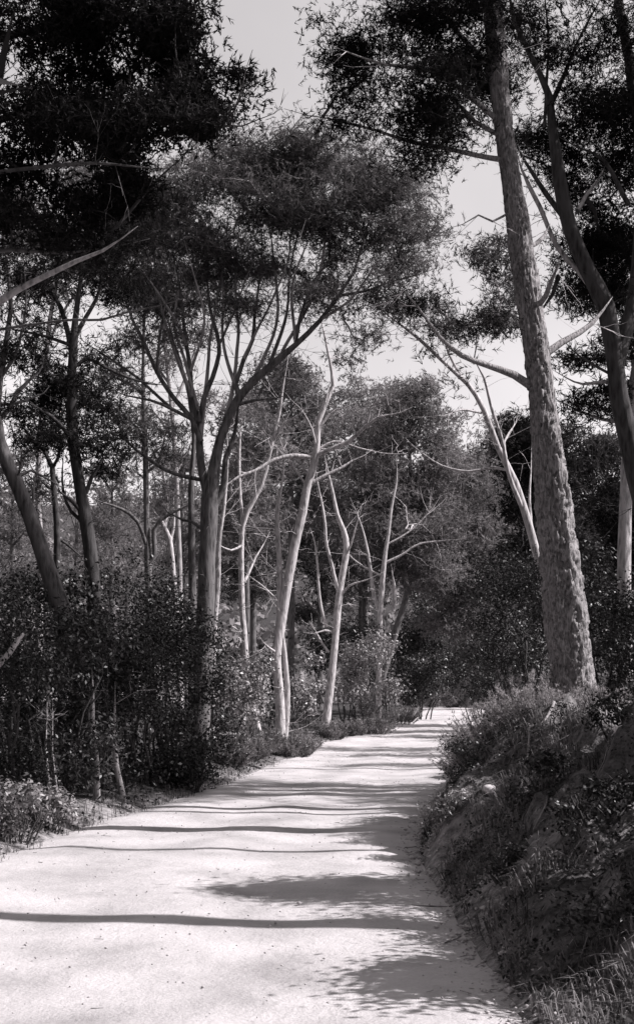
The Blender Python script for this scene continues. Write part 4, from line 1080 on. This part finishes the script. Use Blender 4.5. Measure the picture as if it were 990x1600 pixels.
def pebbles():
    n = 1100
    x = RNG.uniform(-3.2, 1.6, n); y = 4.5 + 24 * RNG.uniform(0, 1, n) ** 1.4
    s, sd = road_sd(x, y)
    k = s < .12; x, y = x[k], y[k]; n = len(x)
    r = RNG.uniform(.004, .012, n) * (1 + 2.0 * (RNG.uniform(0, 1, n) > .99))
    O = np.array([(1, 0, 0), (0, 1, 0), (-1, 0, 0), (0, -1, 0), (0, 0, .7), (0, 0, -.7)], float)
    v = O[None] * r[:, None, None] * RNG.uniform(.6, 1.3, (n, 6, 3)) + np.stack([x, y, 0.028 + 0 * x], -1)[:, None]
    f = np.array([(0, 1, 4), (1, 2, 4), (2, 3, 4), (3, 0, 4), (1, 0, 5), (2, 1, 5), (3, 2, 5), (0, 3, 5)])
    me = mesh_np('gravel', v.reshape(-1, 3), [(np.arange(n)[:, None, None] * 6 + f[None]).reshape(-1, 3)])
    m = bark_mat('gravel_stone', .22, .45, 30, 30, .2, .002)
    obj('gravel', me, m, kind='stuff', label='small loose stones scattered on the pale road', cat='gravel')
pebbles()

def rock(label, x, y, s, flat=.6):
    u = np.linspace(0, np.pi, 9); t = np.linspace(0, 2 * np.pi, 14, endpoint=False)
    U, T = np.meshgrid(u, t, indexing='ij')
    v = np.stack([np.sin(U) * np.cos(T), np.sin(U) * np.sin(T), np.cos(U)], -1)
    k = RNG.uniform(0, 90)
    r = 1 + .32 * fbm(v[..., 0] * 1.7 + k, v[..., 1] * 1.7, v[..., 2] * 1.7, o=3)
    v = np.sign(v) * np.abs(v) ** .8 * r[..., None] * s * np.array([1, .8, flat])
    i = (np.arange(8)[:, None] * 14); j = np.arange(14)[None]; j2 = (j + 1) % 14
    f = np.stack([i + j, i + 14 + j, i + 14 + j2, i + j2], -1).reshape(-1, 4)
    me = mesh_np('rock', v.reshape(-1, 3), [f])
    o = obj('rock', me, M['rock'], label=label, cat='rock', group='pale rocks on the right bank')
    o.location = (x, y, H1(x, y) + s * flat * .3)
    return o
M['rock'] = bark_mat('limestone', .4, .7, 12, 12, .5, .01)
rock('pale stone low on the bank edge beside the road', SX(716, 12.3), 12.0, .09)
rock('smaller pale stone beside the low bank stone', SX(696, 12.0), 12.4, .055)
rock('pale stone high at the right edge of the bank', SX(968, 8.6), 8.6, .05)
rock('lower pale stone at the right edge of the bank', SX(972, 8.2), 8.2, .04)
rock('pale stone on the shaded bank below the lit earth patch', SX(760, 10.6), 10.4, .06)

def far_wood():
    """scrub and woodland clothing the distant slope: one mass"""
    acc = Acc()
    n = 1100
    x = RNG.uniform(-75, 75, n); y = RNG.uniform(82, 190, n)
    z = HT(x, y)
    r = RNG.uniform(0, 1, n) ** 2 * 2.6 + .7
    per = 42
    v = rdir(n * per, .3).reshape(n, per, 3)
    c = np.stack([x, y, z + r * .5], -1)[:, None] + v * r[:, None, None] * RNG.uniform(.6, 1.05, (n, per, 1)) * np.array([1, 1, .8])
    leaves(acc, c.reshape(-1, 3), v.reshape(-1, 3), .8, .5)
    obj('distant_wood', acc.mesh('distant_wood'), M['far'], kind='stuff', label='woodland and scrub clothing the distant slope', cat='woodland')
M['far'] = foliage_mat('hazed_distant_foliage', .10, .30, .25, .25)  # haze put into the colour: far foliage lightened
far_wood()

# ------------------------------------------------------------------ unseen wood added around the photographer to block skylight
def copy_tree(src, loc, rz):
    r = src.copy(); COL.objects.link(r)
    r.location = loc; r.rotation_euler = (0, 0, rz)
    for ch in src.children:
        c = ch.copy(); COL.objects.link(c); c.parent = r
    return r

def added_wood():
    x0, y0, h = -9.0, 4.0, 13.0
    f = F / y0
    q = lambda xx, zz, w: (495 + xx * f, HOR - (zz - EYE) * f, w * 2 * f)
    tr = [q(x0, .1, .2), q(x0 + .2, 4, .17), q(x0 - .1, 8, .12), q(x0, 12.5, .04)]
    bl = []
    for k in range(14):
        a = k * 2.4; rr = 2.2 * RNG.uniform(.3, 1)
        bl.append((495 + (x0 + math.cos(a) * rr) * f, HOR - (RNG.uniform(3.5, 12.5) - EYE) * f, 1.3 * f, .9 * f, 14, 0, 1.6))
    p = tree('pine_tree', 'unseen pine of the wood around, added to block skylight', 'tree', y0, tr, blobs=bl, leafmat='needle_dark',
             needle=(.24, .035), tufts=40, per=7, clump=(.5, .25), tip=.006, sides=8, group='unseen pines of the wood around, added to block skylight')
    spots = [(-8, 9), (-8.5, 14), (-12, 1), (-13, 7), (-14, 13), (-6.5, -1), (-5, -6), (-1, -4.5), (3, -6), (6.5, -3.5), (10, -7), (0, -10), (-9, -9),
             (6, -11), (15, -4), (19, 1), (20, 6), (19.5, 11), (20, 16), (19, 21), (21, 26), (19, 31), (25, 3), (26, 10), (26, 18), (25, 25), (-17, 20), (-18, 27), (-5.2, 4.6), (-9.2, 19), (-11.5, 26), (-14.5, 35), (-13.5, 23), (-8, 12), (-11, 15), (-17, 31)]
    for i, (x, y) in enumerate(spots):
        copy_tree(p, (x, y, H1(x, y) - .1), i * 1.7)
added_wood()

# ------------------------------------------------------------------ plants, roots and litter on the right bank
for k, (px, py, d, w, h, lm, t) in enumerate([
        (905, 1180, 11.0, .55, .42, 'leaf', 'small dark leafy plant on the bank just below the big rugged trunk'),
        (965, 1240, 9.6, .6, .5, 'leaf', 'dark leafy plant at the right edge on the upper bank'),
        (800, 1200, 12.6, .6, .4, 'leaf', 'small dark plant on the bank under the bright heather'),
        (740, 1290, 11.6, .5, .3, 'leaf', 'low dark plant near the foot of the bank where the road narrows'),
        (930, 1420, 7.4, .6, .45, 'leaf', 'dark plant at the right edge halfway down the bank'),
        (850, 1330, 9.0, .55, .35, 'leaf', 'dark spreading plant in the middle of the shaded bank'),
        (960, 1540, 6.1, .5, .4, 'leaf', 'dark plant in the bottom right corner'),
        (705, 1340, 10.6, .4, .22, 'leaf_pale', 'pale sprawling weed on the road edge below the bank'),
        (790, 1450, 7.9, .45, .25, 'leaf', 'small weed at the foot of the bank in the foreground shade')]):
    shrub(t, SX(px, d), d, w, h, n=26, per=70, leafmat=lm, leaf=(.035, .018), csize=.09, name='bank_plant', cat='plant', stems=6, z0=-.1)

def roots():
    """roots bared by the cut earth"""
    for k, (t, pts, r) in enumerate([
            ('long bare root winding down the lit earth patch below the big rugged trunk', [(2.55, 11.9), (2.3, 11.6), (2.15, 11.3), (1.95, 11.1), (1.8, 10.7), (1.5, 10.5)], .018),
            ('curved bare root hooked over the bank beside the lit earth patch', [(2.3, 11.0), (2.15, 10.8), (2.1, 10.5), (1.9, 10.3), (1.7, 10.35)], .014),
            ('thin bare root low on the bank above the road narrowing', [(1.9, 12.1), (1.7, 11.8), (1.45, 11.7), (1.3, 11.4)], .010),
            ('pale bare root in the shaded middle of the bank', [(2.0, 9.2), (1.75, 9.0), (1.6, 8.7), (1.35, 8.6)], .011)]):
        p = catmull(np.array([(a, b, 0) for a, b in pts], float), .05)
        p = wobble(p, .03)
        p[:, 2] = HT(p[:, 0], p[:, 1]) + r * .6 + .03 * np.abs(vnoise(np.arange(len(p)) * .25, 3.0 + k))
        a = Acc(); tube(a, p, np.linspace(r, r * .35, len(p)), 7, bark_disp(1.2))
        obj('root', a.mesh('root', (0, 0, 0), True), M['bark_twig'], label=t, cat='root')
roots()

def litter():
    """fallen twigs and needles: on the bank, the verges and thinly on the road"""
    n = 9000
    x = RNG.uniform(-4.5, 3.5, n); y = 4.5 + 24 * RNG.uniform(0, 1, n) ** 1.3
    s, sd = road_sd(x, y)
    keep = RNG.uniform(0, 1, n) < np.where(s > -.05, .8, .015 + .5 * np.exp(s / .16))
    x, y, s = x[keep], y[keep], s[keep]; n = len(x)
    a = RNG.uniform(0, 6.28, n); L = RNG.uniform(.03, .12, n) * np.where(RNG.uniform(0, 1, n) > .93, 2.4, 1); L = np.where(s < -.3, L * .5, L)
    u = np.linspace(-.5, .5, 3)
    X = x[:, None] + np.cos(a)[:, None] * L[:, None] * u; Y = y[:, None] + np.sin(a)[:, None] * L[:, None] * u
    Z = np.maximum(HT(X, Y), .024) + .008
    X[:, 1] += RNG.normal(size=n) * L * .1
    ac = Acc(); tubes_batch(ac, np.stack([X, Y, Z], -1), np.full((n, 3), .0028) * (1 + (L > .13)[:, None]), 3)
    obj('litter', ac.mesh('litter'), M['bark_twig'], kind='stuff', label='fallen twigs and needles strewn over the bank and road edges', cat='litter')
litter()

def ground_leaves(name, label, n, x0, x1, y0, y1, side, smax, mat, size, hgt, scale, thr):
    x, y = scatter(n, x0, x1, y0, y1, side, .0, smax, scale, thr)
    k = fbm(x * 5, y * 5, 2.0, o=2)
    z = HT(x, y) + hgt * np.clip(k + .5, 0, 1.4) * RNG.uniform(.1, 1, len(x))
    a = Acc(); leaves(a, np.stack([x, y, z], -1), np.tile([0, 0, 1.0], (len(x), 1)), size, size * .6)
    obj(name, a.mesh(name), M[mat], kind='stuff', label=label, cat='undergrowth')
ground_leaves('undergrowth', 'small creeping leaves matted over the right bank', 60000, .8, 4.5, 4.5, 16, 1, 2.6, 'leaf', .034, .14, 1.7, .05)
ground_leaves('verge_undergrowth', 'low leaves along the foot of the left thicket', 60000, -4.5, 4, 10, 40, -1, 1.6, 'leaf', .05, .2, 1.3, -.25)

for px, d, top, w, t, m in [(30, 78, 800, 90, 'pale distant pine on the slope at the left edge', 'needle_mid'), (120, 72, 775, 80, 'distant pine on the slope seen left of the dark upright pine', 'needle_pale'),
                         (200, 80, 790, 90, 'distant pine on the slope right of the dark upright pine', 'needle_mid'), (262, 70, 765, 70, 'distant pine low in the gap beside the many-stemmed pine', 'needle_mid')]:
    crown_tree(t, d, px, top, 930, w, 3, m, n=22, dead=6)
crown_tree('broad pine crown behind the bare branches of the tallest pale trunk', 56, 565, 598, 860, 190, 5, 'needle_mid', n=44, dead=8)
crown_tree('sloping pine crown right of the highest round one', 66, 745, 690, 940, 190, 5, 'needle_mid', n=44, dead=8, lean=40)
crown_tree('thin pine crown just right of the many-stemmed trunk', 38, 385, 640, 860, 110, 4, 'needle_mid', n=24, dead=8)

def clods():
    """crumbled soil fallen from the cut to the road edge"""
    n = 2600
    y = 4.5 + 24 * RNG.uniform(0, 1, n) ** 1.4; x = np.interp(y, CY[:200], CX[:200]) + np.interp(y, CY[:200], CW[:200]) + RNG.normal(size=n) * .16 + .02
    s, sd = road_sd(x, y)
    r = RNG.uniform(.004, .02, n) * np.exp(-np.abs(s) * 1.5) * (1 + 1.2 * (RNG.uniform(0, 1, n) > .95))
    O = np.array([(1, 0, 0), (0, 1, 0), (-1, 0, 0), (0, -1, 0), (0, 0, .7), (0, 0, -.7)], float)
    v = O[None] * r[:, None, None] * RNG.uniform(.6, 1.3, (n, 6, 3)) + np.stack([x, y, np.maximum(HT(x, y), .024)], -1)[:, None]
    f = np.array([(0, 1, 4), (1, 2, 4), (2, 3, 4), (3, 0, 4), (1, 0, 5), (2, 1, 5), (3, 2, 5), (0, 3, 5)])
    me = mesh_np('soil_crumbs', v.reshape(-1, 3), [(np.arange(n)[:, None, None] * 6 + f[None]).reshape(-1, 3)])
    obj('soil_crumbs', me, bark_mat('soil_lumps', .22, .5, 20, 20, .2, .002), kind='stuff', label='crumbled soil along the foot of the right bank', cat='soil')
clods()

tree('pine_tree', 'tall sunlit pine farther back on the left, grey crown beneath the black overhanging one', 'tree', 31,
     [(62, 960, 11), (64, 860, 10), (60, 760, 9), (66, 640, 8), (76, 520, 7), (90, 430, 5), (100, 350, 4)],
     limbs=[[(74, 540, 5), (110, 470, 4), (160, 420, 3), (200, 380, 2)], [(70, 590, 4), (40, 520, 4), (10, 470, 3)], [(84, 450, 4), (60, 400, 3), (30, 360, 2)]],
     blobs=[(40, 300, 60, 30, 24), (120, 280, 70, 30, 28), (190, 340, 60, 30, 24), (60, 370, 70, 30, 24), (140, 400, 70, 26, 22), (20, 430, 40, 24, 12), (230, 400, 40, 24, 12), (90, 470, 50, 16, 8)],
     leafmat='needle_mid', bark='bark_twig', dead=30, dead_len=(.4, 1.6), needle=(.14, .018), tufts=44, per=7, clump=(.3, .14), tip=.005)
tree('pine_tree', 'tall fine-branched pine farther back between the thin straight pine and the many-stemmed one', 'tree', 33,
     [(282, 960, 9), (280, 860, 8), (276, 760, 8), (270, 660, 7), (262, 580, 6), (256, 500, 5), (258, 420, 3)],
     limbs=[[(268, 640, 5), (290, 590, 4), (306, 540, 3)], [(264, 600, 4), (236, 560, 4), (208, 530, 3)], [(275, 740, 4), (296, 700, 3), (310, 660, 2)], [(272, 690, 4), (246, 650, 3), (222, 630, 2)], [(258, 530, 4), (282, 480, 3), (290, 440, 2)]],
     blobs=[(262, 470, 70, 34, 24), (300, 520, 40, 24, 10), (215, 520, 36, 20, 9), (250, 570, 60, 16, 7), (200, 440, 50, 24, 12), (300, 620, 30, 14, 4), (230, 640, 30, 12, 4)],
     leafmat='needle_mid', bark='bark_twig', dead=60, dead_len=(.4, 2.0), needle=(.14, .018), tufts=40, per=7, clump=(.3, .12), tip=.005)

for px, d, top, w, t, m in [(20, 52, 700, 120, 'mid-distance pine rising behind the leaning trunk at the left edge', 'needle_mid'), (175, 58, 720, 110, 'mid-distance pine between the dark upright pine and the thin straight one', 'needle_mid'),
                         (285, 50, 690, 80, 'mid-distance pine seen against the left side of the many-stemmed trunk', 'needle_mid')]:
    crown_tree(t, d, px, top, 900, w, 4, m, n=22, dead=14)
shade_pine('pine added on the bank above the bend to shade the end of the road', 13.0, 65.5, 12, .16, 3.4, 0, 4.5, 150)
